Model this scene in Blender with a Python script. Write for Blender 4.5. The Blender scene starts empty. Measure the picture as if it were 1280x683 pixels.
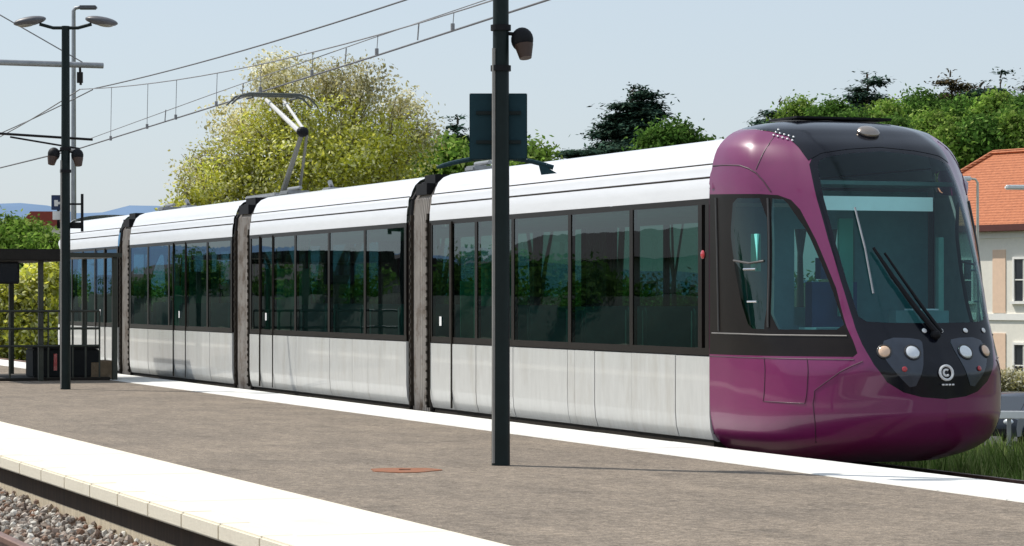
import bpy, bmesh, math, random
import numpy as np
from mathutils import Vector, Matrix, geometry
random.seed(7); rng = np.random.default_rng(7)
sc = bpy.context.scene
col = sc.collection
R = math.radians

# ------------------------------------------------------------------ camera
F = 3330.0; HX = 640.0; HY = 371.0; EYE = 1.5
TH = math.atan(1280 / F); SN = math.sin(TH); CS = math.cos(TH)
cam = bpy.data.cameras.new('camera'); co = bpy.data.objects.new('camera', cam); col.objects.link(co)
cam.lens = F / 1280 * 36; cam.sensor_width = 36; cam.shift_y = 29.5 / 1280
cam.clip_start = 0.5; cam.clip_end = 20000
co.location = (0, 0, EYE); co.rotation_euler = (R(90), 0, -TH)
sc.camera = co

def at(px, py, Z):
    """ground plan + height of a thing seen at that bearing, Z metres away"""
    l = (px - HX) / F * Z
    return Vector((Z * SN + l * CS, Z * CS - l * SN, EYE + (HY - py) / F * Z))

# ------------------------------------------------------------------ helpers
def tag(o, label=None, cat=None, group=None, kind=None):
    if label: o['label'] = label
    if cat: o['category'] = cat
    if group: o['group'] = group
    if kind: o['kind'] = kind
    return o
def empty(name, loc=(0, 0, 0), rz=0, **k):
    o = bpy.data.objects.new(name, None); col.objects.link(o)
    o.location = loc; o.rotation_euler = (0, 0, rz); o.empty_display_size = .3
    return tag(o, **k)
def link(name, me, mats, parent=None, smooth=False, **k):
    o = bpy.data.objects.new(name, me); col.objects.link(o)
    if not isinstance(mats, (list, tuple)): mats = [mats]
    for m in mats: me.materials.append(m)
    if parent is not None:
        o.parent = parent
    if smooth:
        for p in me.polygons: p.use_smooth = True
    return tag(o, **k)

class MB:
    """collects shapes for ONE mesh object"""
    def __init__(s): s.v = []; s.f = []; s.m = []
    def add(s, v, f, m=0):
        b = len(s.v); s.v += [tuple(p) for p in v]; s.f += [tuple(i + b for i in q) for q in f]; s.m += [m] * len(f); return s
    def box(s, x0, x1, y0, y1, z0, z1, m=0, bev=0):
        if bev:
            bm = bmesh.new(); bmesh.ops.create_cube(bm, size=1)
            for v in bm.verts: v.co = Vector(((x0 + x1) / 2 + v.co.x * (x1 - x0), (y0 + y1) / 2 + v.co.y * (y1 - y0), (z0 + z1) / 2 + v.co.z * (z1 - z0)))
            bmesh.ops.bevel(bm, geom=bm.edges[:], offset=bev, segments=2, affect='EDGES')
            bm.verts.index_update()
            s.add([v.co for v in bm.verts], [[v.index for v in f.verts] for f in bm.faces], m); bm.free(); return s
        v = [(x, y, z) for z in (z0, z1) for y in (y0, y1) for x in (x0, x1)]
        return s.add(v, [(0, 2, 3, 1), (4, 5, 7, 6), (0, 1, 5, 4), (2, 6, 7, 3), (0, 4, 6, 2), (1, 3, 7, 5)], m)
    def tube(s, pts, r, n=10, m=0, cap=True):
        pts = [Vector(p) for p in pts]; k = len(pts)
        if not isinstance(r, (list, tuple)): r = [r] * k
        vs = []; up = None
        for i, p in enumerate(pts):
            d = (pts[min(i + 1, k - 1)] - pts[max(i - 1, 0)]).normalized()
            if up is None: up = Vector((0, 0, 1)) if abs(d.z) < .9 else Vector((1, 0, 0))
            a = d.cross(up).normalized(); b = a.cross(d).normalized(); up = b
            for j in range(n):
                t = 2 * math.pi * j / n; vs.append(p + (a * math.cos(t) + b * math.sin(t)) * r[i])
        fs = [(i * n + j, i * n + (j + 1) % n, (i + 1) * n + (j + 1) % n, (i + 1) * n + j) for i in range(k - 1) for j in range(n)]
        if cap: fs += [tuple(range(n))[::-1], tuple((k - 1) * n + j for j in range(n))]
        return s.add(vs, fs, m)
    def ball(s, c, rx, ry=None, rz=None, m=0, nu=14, nv=9, rot=None):
        ry = ry or rx; rz = rz or rx; vs = []; fs = []
        for i in range(nv + 1):
            p = math.pi * i / nv
            for j in range(nu):
                t = 2 * math.pi * j / nu
                q = Vector((rx * math.sin(p) * math.cos(t), ry * math.sin(p) * math.sin(t), rz * math.cos(p)))
                if rot: q = rot @ q
                vs.append(Vector(c) + q)
        for i in range(nv):
            for j in range(nu): fs.append((i * nu + j, (i + 1) * nu + j, (i + 1) * nu + (j + 1) % nu, i * nu + (j + 1) % nu))
        return s.add(vs, fs, m)
    def prism(s, poly, ax, a0, a1, m=0):
        """poly = list of 2-tuples extruded along ax ('x','y','z')"""
        def P(p, a):
            return (a, p[0], p[1]) if ax == 'x' else (p[0], a, p[1]) if ax == 'y' else (p[0], p[1], a)
        n = len(poly); v = [P(p, a0) for p in poly] + [P(p, a1) for p in poly]
        f = [tuple(range(n)), tuple(range(2 * n - 1, n - 1, -1))] + [(i, i + n, (i + 1) % n + n, (i + 1) % n) for i in range(n)]
        return s.add(v, f, m)
    def mesh(s, name='m'):
        me = bpy.data.meshes.new(name); me.from_pydata(s.v, [], s.f)
        if any(s.m): me.polygons.foreach_set('material_index', s.m)
        bm = bmesh.new(); bm.from_mesh(me); bmesh.ops.remove_doubles(bm, verts=bm.verts, dist=1e-6)
        bmesh.ops.recalc_face_normals(bm, faces=bm.faces); bm.to_mesh(me); bm.free(); me.update(); return me
    def build(s, name, mats, parent=None, smooth=False, **k):
        o = link(name, s.mesh(name), mats, parent, False, **k)
        if smooth:
            for p in o.data.polygons: p.use_smooth = True
            o.data.set_sharp_from_angle(angle=R(38))
        return o
def copy_tree(o, parent=None):
    c = o.copy(); col.objects.link(c)
    if parent is not None: c.parent = parent
    for ch in [x for x in col.objects if x.parent == o]: copy_tree(ch, c)
    return c

# ------------------------------------------------------------------ materials
def newmat(name):
    m = bpy.data.materials.new(name); m.use_nodes = True; nt = m.node_tree
    return m, nt, nt.nodes, nt.links, nt.nodes['Principled BSDF']
def mat(name, c, rough=.5, metal=0, coat=0, var=.12, scale=6, bump=0, bscale=60, dirt=None, spec=.5, stretch=None, emit=None):
    m, nt, N, L, B = newmat(name)
    tc = N.new('ShaderNodeTexCoord'); src = tc.outputs['Object']
    if stretch:
        mp = N.new('ShaderNodeMapping'); mp.inputs['Scale'].default_value = stretch; L.new(src, mp.inputs['Vector']); src = mp.outputs[0]
    n = N.new('ShaderNodeTexNoise'); n.inputs['Scale'].default_value = scale; n.inputs['Detail'].default_value = 7; n.inputs['Roughness'].default_value = .65
    L.new(src, n.inputs['Vector'])
    r = N.new('ShaderNodeValToRGB'); r.color_ramp.elements[0].position = .3; r.color_ramp.elements[1].position = .7
    lo = [max(0, x * (1 - var)) for x in c]; hi = [min(1, x * (1 + var)) for x in c]
    r.color_ramp.elements[0].color = (*lo, 1); r.color_ramp.elements[1].color = (*hi, 1)
    L.new(n.outputs['Fac'], r.inputs[0]); out = r.outputs[0]
    if dirt:
        n2 = N.new('ShaderNodeTexNoise'); n2.inputs['Scale'].default_value = dirt[1]; n2.inputs['Detail'].default_value = 9; n2.inputs['Roughness'].default_value = .7
        L.new(src, n2.inputs['Vector'])
        r2 = N.new('ShaderNodeValToRGB'); r2.color_ramp.elements[0].position = dirt[2]; r2.color_ramp.elements[1].position = dirt[2] + .2
        r2.color_ramp.elements[0].color = (0, 0, 0, 1); r2.color_ramp.elements[1].color = (1, 1, 1, 1)
        L.new(n2.outputs['Fac'], r2.inputs[0])
        mx = N.new('ShaderNodeMix'); mx.data_type = 'RGBA'; L.new(r2.outputs[0], mx.inputs['Factor'])
        L.new(out, mx.inputs['A']); mx.inputs['B'].default_value = (*dirt[0], 1); out = mx.outputs['Result']
    L.new(out, B.inputs['Base Color'])
    B.inputs['Roughness'].default_value = rough; B.inputs['Metallic'].default_value = metal
    B.inputs['Coat Weight'].default_value = coat; B.inputs['Coat Roughness'].default_value = .04
    B.inputs['Specular IOR Level'].default_value = spec
    if emit:
        B.inputs['Emission Color'].default_value = (*emit[0], 1); B.inputs['Emission Strength'].default_value = emit[1]
    if bump:
        nb = N.new('ShaderNodeTexNoise'); nb.inputs['Scale'].default_value = bscale; nb.inputs['Detail'].default_value = 6
        L.new(src, nb.inputs['Vector'])
        bp = N.new('ShaderNodeBump'); bp.inputs['Strength'].default_value = bump; bp.inputs['Distance'].default_value = .02
        L.new(nb.outputs['Fac'], bp.inputs['Height']); L.new(bp.outputs[0], B.inputs['Normal'])
    return m
def glassmat(name, tint, gl=1.0, rough=.01, ior=1.55, wave=.0):
    m, nt, N, L, B = newmat(name); N.remove(B)
    out = N['Material Output']; t = N.new('ShaderNodeBsdfTransparent'); t.inputs[0].default_value = (*tint, 1)
    g = N.new('ShaderNodeBsdfGlossy'); g.inputs['Roughness'].default_value = rough; g.inputs[0].default_value = (gl * .86 if gl < 1 else 1, gl, gl * 1.08 if gl < 1 else 1, 1)
    ge = N.new('ShaderNodeNewGeometry'); dt = N.new('ShaderNodeVectorMath'); dt.operation = 'DOT_PRODUCT'
    L.new(ge.outputs['Incoming'], dt.inputs[0]); L.new(ge.outputs['Normal'], dt.inputs[1])
    def M(op, a, b=0, c=None):
        n_ = N.new('ShaderNodeMath'); n_.operation = op
        for i_, x_ in enumerate((a, b) if c is None else (a, b, c)):
            if isinstance(x_, (int, float)): n_.inputs[i_].default_value = x_
            else: L.new(x_, n_.inputs[i_])
        return n_.outputs[0]
    f0 = 2 * ((ior - 1) / (ior + 1)) ** 2          # both faces of the pane
    frs = M('MULTIPLY_ADD', M('POWER', M('SUBTRACT', 1, M('ABSOLUTE', dt.outputs['Value'])), 4.2), 1 - f0, f0)
    if wave:
        tc = N.new('ShaderNodeTexCoord'); n = N.new('ShaderNodeTexNoise'); n.inputs['Scale'].default_value = 1.3
        L.new(tc.outputs['Object'], n.inputs['Vector']); bp = N.new('ShaderNodeBump'); bp.inputs['Strength'].default_value = wave; bp.inputs['Distance'].default_value = .02
        L.new(n.outputs['Fac'], bp.inputs['Height']); L.new(bp.outputs[0], g.inputs['Normal'])
    mx = N.new('ShaderNodeMixShader'); L.new(frs, mx.inputs[0]); L.new(t.outputs[0], mx.inputs[1]); L.new(g.outputs[0], mx.inputs[2])
    L.new(mx.outputs[0], out.inputs[0]); return m
def leafmat(name, cols, trans=.35, scale=.5):
    """cols: list of colours spread over random islands, darkened by clumps"""
    m, nt, N, L, B = newmat(name); N.remove(B); out = N['Material Output']
    ge = N.new('ShaderNodeNewGeometry'); r = N.new('ShaderNodeValToRGB')
    el = r.color_ramp.elements
    el[0].color = (*cols[0], 1); el[1].color = (*cols[-1], 1)
    for i, c in enumerate(cols[1:-1]): e = el.new((i + 1) / (len(cols) - 1)); e.color = (*c, 1)
    L.new(ge.outputs['Random Per Island'], r.inputs[0])
    tc = N.new('ShaderNodeTexCoord'); n = N.new('ShaderNodeTexNoise'); n.inputs['Scale'].default_value = scale; n.inputs['Detail'].default_value = 3
    L.new(tc.outputs['Object'], n.inputs['Vector'])
    mr = N.new('ShaderNodeMapRange'); mr.inputs[1].default_value = .35; mr.inputs[2].default_value = .65; mr.inputs[3].default_value = .55; mr.inputs[4].default_value = 1.3
    L.new(n.outputs['Fac'], mr.inputs[0])
    mx = N.new('ShaderNodeVectorMath'); mx.operation = 'SCALE'; L.new(r.outputs[0], mx.inputs[0]); L.new(mr.outputs[0], mx.inputs['Scale'])
    d = N.new('ShaderNodeBsdfDiffuse'); L.new(mx.outputs[0], d.inputs[0])
    t = N.new('ShaderNodeBsdfTranslucent'); L.new(mx.outputs[0], t.inputs[0])
    s = N.new('ShaderNodeMixShader'); s.inputs[0].default_value = trans; L.new(d.outputs[0], s.inputs[1]); L.new(t.outputs[0], s.inputs[2])
    L.new(s.outputs[0], out.inputs[0]); return m

PURPLE = mat('purple_paint', (.165, .008, .085), .33, coat=.5, var=.05, dirt=((.12, .03, .08), 1.2, .62))
PURPLE_D = mat('purple_seam', (.05, .008, .03), .5)
WHITEP = mat('white_roof_paint', (.74, .75, .77), .35, coat=.35, var=.03, dirt=((.5, .5, .5), 1.5, .66), stretch=(1, .4, 2))
SILVER = mat('silver_grey_paint', (.53, .535, .52), .32, coat=.4, var=.07, dirt=((.45, .44, .41), 1.7, .5), stretch=(1, 2.2, .5))
BLACKP = mat('gloss_black', (.006, .007, .012), .16, coat=.12, var=.1, spec=.28)
BLACKM = mat('matt_black', (.010, .010, .012), .6, var=.2, spec=.2)
BROWNB = mat('dark_brown_black', (.010, .007, .006), .3, coat=0, var=.2, spec=.22)
RUBBER = mat('rubber', (.03, .024, .018), .75, var=.3, spec=.2)
BELLOW = mat('beige_bellows', (.36, .33, .30), .75, var=.12, scale=5, dirt=((.15, .11, .08), 4, .48), stretch=(1, 1, .8))
FRAME = mat('window_frame_dark', (.05, .047, .045), .4, var=.2)
SEAT = mat('seat_teal', (.10, .30, .30), .6)
SEATL = None
INTER = mat('interior_grey', (.5, .55, .52), .6)
INTFL = mat('interior_floor', (.13, .14, .14), .7)
GLASS = glassmat('tinted_window_glass', (.21, .36, .32), gl=.72, wave=.06, ior=1.48)
WGLASS = glassmat('windscreen_glass', (.60, .83, .86), gl=.62, ior=1.42)
PALE_GLOW = mat('pale_panel_glow', (.75, .85, .84), .5, var=.05, emit=((.55, .72, .70), .22))  # glow added to lift the shaded sun blind, which is no lamp
LENS = mat('headlight_lens', (.75, .78, .8), .08, coat=1, var=.1, metal=.3)
AMBER = mat('amber_lens', (.8, .55, .38), .2, coat=.8, var=.05)
REDL = mat('red_lens', (.45, .02, .03), .2, coat=.8)
LAMPP = mat('lamp_pod_blue_grey', (.032, .042, .062), .25, coat=.4, var=.2)
CHROME = mat('chrome', (.7, .7, .7), .15, metal=1, var=.05)
WHITEM = mat('white_marking', (.8, .8, .8), .5, var=.04)
MASTG = mat('mast_dark_green', (.006, .014, .014), .5, coat=0, spec=.25, var=.2, dirt=((.03, .035, .032), 8, .66))
GALV = mat('galvanised_steel', (.30, .31, .32), .45, metal=.5, var=.15)
TEAL = mat('teal_sign_back', (.012, .042, .055), .6, spec=.2, var=.12, dirt=((.04, .075, .08), 4, .6))
LEAD = mat('lamp_head_grey', (.10, .10, .11), .45, var=.2)
CONC = mat('concrete', (.42, .38, .33), .85, var=.15, scale=8, bump=.3, dirt=((.22, .17, .13), 1.5, .58))
CREAM = mat('cream_edge_paint', (.76, .70, .57), .75, var=.05, scale=25, bump=.15, dirt=((.60, .52, .42), 1.1, .6))
EDGEW = mat('white_edge_paint', (.76, .75, .71), .7, var=.04, scale=25, bump=.15, dirt=((.52, .50, .47), 2.2, .64))
RUST = mat('rust', (.17, .06, .03), .85, var=.35, scale=14, bump=.3, dirt=((.07, .03, .02), 6, .55))
RAILT = mat('rail_steel', (.22, .13, .10), .5, metal=.4, var=.25, scale=10)
COVER = mat('terracotta_cover', (.27, .10, .045), .9, var=.25, scale=20, bump=.4, dirt=((.20, .12, .075), 7, .48))
SEATB = mat('bench_dark', (.014, .016, .017), .7, var=.25, spec=.2)
SEATL = leafmat('partition_green', [(.25, .75, .58), (.18, .6, .5)], .55)
BARK = mat('bark', (.09, .065, .045), .9, var=.4, scale=9, bump=.6)
BARKL = mat('pale_bark', (.25, .21, .15), .9, var=.3, scale=5)
TILE = None
# ================================================================== the tram
XS = 11.6; XC = 12.925; HW = 1.325      # near side plane, centre line, half width
YC0 = 24.58                              # where the cab joins the first car
def herm(tab,x):
    n=len(tab)
    if x<=tab[0][0]: return list(tab[0][1:])
    if x>=tab[-1][0]: return list(tab[-1][1:])
    i=0
    while tab[i+1][0]<x: i+=1
    a,b=tab[i],tab[i+1]; h=b[0]-a[0]; t=(x-a[0])/h
    out=[]
    for k in range(1,len(a)):
        d=(b[k]-a[k])/h
        def tan(j):
            if j==0: return (tab[1][k]-tab[0][k])/(tab[1][0]-tab[0][0])
            if j==n-1: return (tab[-1][k]-tab[-2][k])/(tab[-1][0]-tab[-2][0])
            d0=(tab[j][k]-tab[j-1][k])/(tab[j][0]-tab[j-1][0]); d1=(tab[j+1][k]-tab[j][k])/(tab[j+1][0]-tab[j][0])
            return 0 if d0*d1<=0 else 2*d0*d1/(d0+d1)
        m0=tan(i);m1=tan(i+1)
        out.append((2*t**3-3*t*t+1)*a[k]+(t**3-2*t*t+t)*h*m0+(-2*t**3+3*t*t)*b[k]+(t**3-t*t)*h*m1)
    return out
Q=[(-.15,-.12,1.55,.95),(0,-.01,2.0,1.17),(.15,.14,2.29,1.285),(.4,.4,2.44,1.32),(.75,.75,2.44,1.325),(1,1,2.31,1.325),(1.25,1.25,2.14,1.325),(1.6,1.6,2.0,1.325),(2,2,1.82,1.325),(2.5,2.5,1.53,1.325),(2.84,2.84,1.29,1.29),(3.0,3.0,1.13,1.24),(3.12,3.10,.97,1.16),(3.25,3.18,.82,1.05),(3.4,3.235,.65,.88),(3.6,3.275,.45,.66),(3.9,3.30,.2,.35),(4.2,3.305,.03,.03)]
# plan: (a, u_low, v_low, u_high, v_high)  a 0 = rear of the side, 1 = nose
P=[(0,0,1,0,1),(.12,.18,.995,.17,.995),(.25,.38,.965,.34,.975),(.38,.56,.90,.50,.93),(.5,.7,.79,.64,.83),(.62,.82,.64,.80,.69),(.75,.91,.46,.945,.52),(.88,.975,.23,.993,.27),(1,1,0,1,0)]
def S(a,q):
    z,n,w=herm(Q,q)
    A=1-abs(a); u0,v0,u1,v1=herm(P,A)
    b=min(1,max(0,(z-.55)/.65))
    u=n*(u0*(1-b)+u1*b); v=w*(v0*(1-b)+v1*b)
    return (-v if a<0 else v),u,z      # lateral, forward, height
def dens(poly, step=.04, closed=True):
    out = []; n = len(poly)
    for i in range(n if closed else n - 1):
        a = poly[i]; b = poly[(i + 1) % n]; d = math.hypot((a[0] - b[0]) * 3, a[1] - b[1]); k = max(1, int(d / step))
        for j in range(k): out.append((a[0] + (b[0] - a[0]) * j / k, a[1] + (b[1] - a[1]) * j / k))
    if not closed: out.append(poly[-1])
    return out
def chaikin(p, it=2, w=.25):
    for _ in range(it):
        q = []
        for i in range(len(p)):
            a = p[i]; b = p[(i + 1) % len(p)]
            q += [(a[0] * (1 - w) + b[0] * w, a[1] * (1 - w) + b[1] * w), (a[0] * w + b[0] * (1 - w), a[1] * w + b[1] * (1 - w))]
        p = q
    return p
def mir(p): return [(-a, q) for a, q in p][::-1]
def inside(p, x, y):
    c = False; n = len(p)
    for i in range(n):
        x1, y1 = p[i]; x2, y2 = p[i - 1]
        if (y1 > y) != (y2 > y) and x < (x2 - x1) * (y - y1) / (y2 - y1) + x1: c = not c
    return c
hg = [(0, 2.945), (-.138, 2.912), (-.226, 2.876), (-.265, 2.84), (-.281, 2.78), (-.290, 2.447), (-.289, 2.053), (-.275, 1.663), (-.252, 1.31), (-.225, 1.262), (-.145, 1.250), (0, 1.246)]
GL = dens(hg + mir(hg)[1:-1])
hm = [(0, 2.985), (-.133, 2.955), (-.25, 2.91), (-.298, 2.86), (-.316, 2.80), (-.319, 2.447), (-.313, 2.053), (-.297, 1.663), (-.276, 1.277), (-.272, 1.048), (-.253, .852), (-.214, .687), (-.158, .59), (-.093, .545), (0, .525)]
MASK = dens(hm + mir(hm)[1:-1])
RF = dens([(-.999, 3.33), (-.9, 3.30), (-.658, 3.267), (-.492, 3.20), (-.393, 3.114), (-.345, 2.97), (-.316, 2.84), (-.298, 2.86), (-.25, 2.91), (-.133, 2.955), (0, 2.985), (.133, 2.955), (.25, 2.91), (.298, 2.86), (.316, 2.84), (.345, 2.97), (.393, 3.114), (.492, 3.20), (.658, 3.267), (.9, 3.30), (.999, 3.33), (.999, 4.1), (-.999, 4.1)])
SM = dens([(-.999, 2.54), (-.56, 2.515), (-.475, 2.50), (-.425, 2.45), (-.397, 2.353), (-.360, 2.053), (-.318, 1.585), (-.300, 1.086), (-.300, .96), (-.32, .925), (-.999, .914)])
G1 = dens(chaikin([(-.765, 2.484), (-.535, 2.472), (-.615, 1.179), (-.715, 1.185), (-.760, 1.45), (-.795, 1.80), (-.812, 2.149)], 1, .15))
G2 = dens(chaikin([(-.512, 2.470), (-.450, 2.455), (-.387, 2.132), (-.334, 1.585), (-.308, 1.184), (-.592, 1.179)], 1, .12))
LP = dens(chaikin([(-.212, .98), (-.200, .86), (-.174, .748), (-.123, .605), (-.084, .793), (-.050, 1.05), (-.06, 1.10), (-.18, 1.11)], 1))
EB = dens(chaikin([(-.995, 2.83), (-.693, 2.812), (-.574, 2.731), (-.527, 2.616), (-.505, 2.535), (-.995, 2.56)], 2, .2))
REG = [('windscreen', GL), ('lamp_pod', LP), ('lamp_pod2', mir(LP)), ('front_mask', MASK), ('g1', G1), ('g2', G2), ('g1m', mir(G1)), ('g2m', mir(G2)),
       ('side_mask', SM), ('side_mask2', mir(SM)), ('roof_cap', RF), ('eyebrow', EB), ('eyebrow2', mir(EB))]
def cab_cdt():
    vs = []; es = []
    def ring(p):
        b = len(vs); vs.extend(Vector((x * 3, y)) for x, y in p); es.extend((b + i, b + (i + 1) % len(p)) for i in range(len(p)))
    ring(dens([(-1, -.15), (1, -.15), (1, 4.15), (-1, 4.15)], .06))
    for n, p in REG: ring(p)
    i = -.97
    while i < .98:
        q = -.1
        while q < 4.1:
            vs.append(Vector((i * 3 + .011, q + .007))); q += .055
        i += .02
    r = geometry.delaunay_2d_cdt(vs, es, [], 0, 1e-5)
    V = [(p.x / 3, p.y) for p in r[0]]
    out = {}
    for f in r[2]:
        x = sum(V[k][0] for k in f) / 3; y = sum(V[k][1] for k in f) / 3
        nm = next((n for n, p in REG if inside(p, x, y)), 'shell')
        out.setdefault(nm, []).append(tuple(f))
    return V, out
CV, CREG = cab_cdt()
def snorm(a, q):
    e = .004
    a0, a1 = max(-1, a - e), min(1, a + e)
    if abs(a) < e: a0, a1 = -e, e
    p = Vector(S(a1, q)) - Vector(S(a0, q)); t = Vector(S(a, min(4.15, q + e))) - Vector(S(a, max(-.15, q - e)))
    n = p.cross(t)
    return n.normalized() if n.length > 1e-9 else Vector((0, 0, 1))
CP = [Vector(S(a, q)) for a, q in CV]; CN = [snorm(a, q) for a, q in CV]
def orient():
    # make the normals point outward (away from the inside of the nose)
    return [(-n if n.dot(p - Vector((0, .6, 1.5))) < 0 else n) for p, n in zip(CP, CN)]
CN = orient()
def cab_mesh(nm, tr, off=0, bulge=None, liner=False):
    """tr maps (lateral, forward, height) to the world"""
    fs = CREG[nm]; idx = sorted({i for f in fs for i in f}); mp = {i: k for k, i in enumerate(idx)}
    me = bpy.data.meshes.new(nm); P = []
    for i in idx:
        o = off + (bulge(*CV[i]) if bulge else 0); P.append(tr(CP[i] + CN[i] * o))
    N = [(tr(CP[i] + CN[i]) - tr(CP[i])) for i in idx]
    F_ = []
    for f in fs:
        a, b, c = (P[mp[k]] for k in f); n = (b - a).cross(c - a); g = [mp[k] for k in f]
        if n.length < 1e-10: continue
        F_.append(g if n.dot(N[g[0]]) > 0 else g[::-1])
    m = [0] * len(F_)
    if liner:
        b = len(P); P2 = [tr(CP[i] - CN[i] * .04) for i in idx]; F2 = [[k + b for k in f[::-1]] for f in F_]
        N2 = [-n for n in N]; P = P + P2; N = N + N2; F_ = F_ + F2; m += [1] * len(F2)
    me.from_pydata([tuple(p) for p in P], [], F_); me.polygons.foreach_set('material_index', m)
    for p in me.polygons: p.use_smooth = True
    me.update(); me.normals_split_custom_set_from_vertices([tuple(n.normalized()) for n in N])
    return me
def spt(a, q, off, tr):
    p = Vector(S(a, q)); n = snorm(a, q)
    if n.dot(p - Vector((0, .6, 1.5))) < 0: n = -n
    return tr(p + n * off)
def surf_line(mb, poly, tr, r=.008, off=.0, n=6, step=.06):
    mb.tube([spt(a, q, off, tr) for a, q in dens(poly, step, False)], r, n)

tram = empty('tram', (XC, 42, -.35), 0, label='long four-section tram with plum nose, white roof and pale grey sides standing at the platform', cat='tram')
TP = Vector(tram.location)
def under(o, parent):
    """keep world-built geometry in place under the tram's origin"""
    return o
tram_inv = Matrix.Translation(-TP)
def tlink(name, me, mats, parent=None, **k):
    o = link(name, me, mats, **k)
    o.parent = parent if parent is not None else tram
    if parent is None: o.matrix_parent_inverse = tram_inv
    return o
def tb(mb, name, mats, parent=None, smooth=False, **k):
    o = mb.build(name, mats, None, smooth, **k)
    o.parent = parent if parent is not None else tram
    if parent is None: o.matrix_parent_inverse = tram_inv
    return o

def make_cab(tr, paint, front=True):
    sh = tlink('cab_shell', cab_mesh('shell', tr, liner=True), [paint, mat('cab_liner_grey', (.22, .27, .25), .7)], label='plum painted driving cab shell' if front else 'white painted cab shell at the far end')
    def sub(n, me, mats, **k): return tlink(n, me, mats, sh, **k)
    sub('windscreen', cab_mesh('windscreen', tr), [WGLASS])
    for r_ in ('lamp_pod', 'lamp_pod2'): sub('lamp_pod', cab_mesh(r_, tr, .004), [LAMPP])
    sub('front_mask', cab_mesh('front_mask', tr), [BLACKP])
    for r_ in ('g1', 'g2', 'g1m', 'g2m'): sub('side_window', cab_mesh(r_, tr), [GLASS if '1' in r_ else WGLASS])
    for r_ in ('side_mask', 'side_mask2'): sub('side_window_surround', cab_mesh(r_, tr, liner=True), [BROWNB, mat('window_liner_grey', (.25, .32, .30), .7)])
    sub('roof_cap', cab_mesh('roof_cap', tr, .004), [BLACKP if front else paint])
    def bl(a, q):
        d = min(math.hypot((abs(a) - p[0] * -1) * 3, q - p[1]) for p in EB)
        if abs(a) > .96: d = max(d, .05)
        t_ = min(1, d / .13); return .05 * t_ * t_ * (3 - 2 * t_)
    for r_ in ('eyebrow', 'eyebrow2'): sub('door_fairing', cab_mesh(r_, tr, bulge=bl), [paint])
    if not front: return sh
    for s in (1, -1):
        M_ = lambda p: [(a * s, q) for a, q in p]
        for p in ([(-.470, 3.107), (-.492, 3.02), (-.520, 2.939), (-.572, 2.764)], [(-.291, .884), (-.335, .84), (-.384, .782), (-.445, .67), (-.486, .595), (-.496, .47), (-.491, .356), (-.472, .101)],
                  [(-.673, .904), (-.707, .473), (-.528, .468), (-.485, .904)], [(-.999, .895), (-.32, .90)]):
            mb = MB(); surf_line(mb, M_(p), tr, .0055, .0); tb(mb, 'panel_seam', PURPLE_D, sh)
        eb = [(-.995, 2.83), (-.85, 2.825), (-.693, 2.811), (-.62, 2.775), (-.574, 2.729), (-.535, 2.64), (-.505, 2.535)]
        mb = MB(); surf_line(mb, M_(eb), tr, .008, 0)
        tb(mb, 'panel_seam', PURPLE_D, sh)
        mb = MB(); surf_line(mb, M_([(-.98, 1.13), (-.8, 1.13), (-.6, 1.125), (-.315, 1.125)]), tr, .008, .002); tb(mb, 'window_sill_trim', mat('sill_trim_grey', (.16, .15, .14), .5), sh)
        mb = MB(); surf_line(mb, M_([(-.525, 2.47), (-.603, 1.2)]), tr, .012, .006); tb(mb, 'window_bar', FRAME, sh); mb = MB()
        surf_line(mb, M_([(-.795, 1.86), (-.68, 1.83), (-.59, 1.85)]), tr, .012, .006); tb(mb, 'window_bar', FRAME, sh)
        mb = MB(); surf_line(mb, M_([(-.93, 2.5), (-.93, 1.15)]), tr, .012, .003); tb(mb, 'door_edge', FRAME, sh)
        mb = MB(); surf_line(mb, M_([(-.72, 1.77), (-.64, 1.77)]), tr, .012, .012); tb(mb, 'door_handle', CHROME, sh); mb = MB(); surf_line(mb, M_([(-.71, 1.45), (-.65, 1.45)]), tr, .010, .012); tb(mb, 'door_handle', CHROME, sh)
    # headlights
    MARKS = ((-.03, 1.17), (.03, 1.17), (.125, 1.17), (.215, 1.17))
    def disc(a, q, r, mt, nm, off=.012, ring=True, **kw):
        c = spt(a, q, off, tr); n = (spt(a, q, off + 1, tr) - c).normalized(); rot = Vector((0, 0, 1)).rotation_difference(n).to_matrix()
        o = tb(MB().ball(c, r, r, r * .35, rot=rot, nu=20), nm, mt, sh, smooth=True, **kw)
        if ring:
            u = rot @ Vector((1, 0, 0)); w = rot @ Vector((0, 1, 0))
            tb(MB().tube([c + (u * math.cos(t) + w * math.sin(t)) * (r + .006) for t in [2 * math.pi * k / 24 for k in range(25)]], .008, 6), 'headlight_ring', FRAME, sh)
        return o
    for s in (1, -1):
        disc(-.200 * s, .975, .058, AMBER, 'headlight', label='warm lit outer headlight')
        disc(-.101 * s, .966, .070, LENS, 'headlight')
        disc(-.150 * s, .81, .026, REDL, 'tail_light', ring=False)
    for a, q in MARKS:
        disc(a, q, .026, WHITEM, 'marker_lamp', .008, ring=False)
    # emblem: white ring with an open C inside and small bars under it
    c = spt(0, .775, .012, tr); n = (spt(0, .775, 1, tr) - spt(0, .775, 0, tr)).normalized(); rot = Vector((0, 0, 1)).rotation_difference(n).to_matrix()
    ux = n.cross(Vector((0, 0, 1))).normalized() * -1; uy = n.cross(ux).normalized()
    if uy.z < 0: uy = -uy
    mb = MB(); mb.tube([c + ux * math.cos(t) * .068 + uy * math.sin(t) * .068 for t in [2 * math.pi * k / 28 for k in range(29)]], .013, 6)
    mb.tube([c + ux * math.cos(t) * .03 + uy * math.sin(t) * .03 for t in [.9 + 4.6 * k / 14 for k in range(15)]], .011, 6)
    for k in range(4): mb.tube([c - uy * .115 + ux * (-.055 + k * .035), c - uy * .115 + ux * (-.035 + k * .035)], .009, 6)
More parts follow.
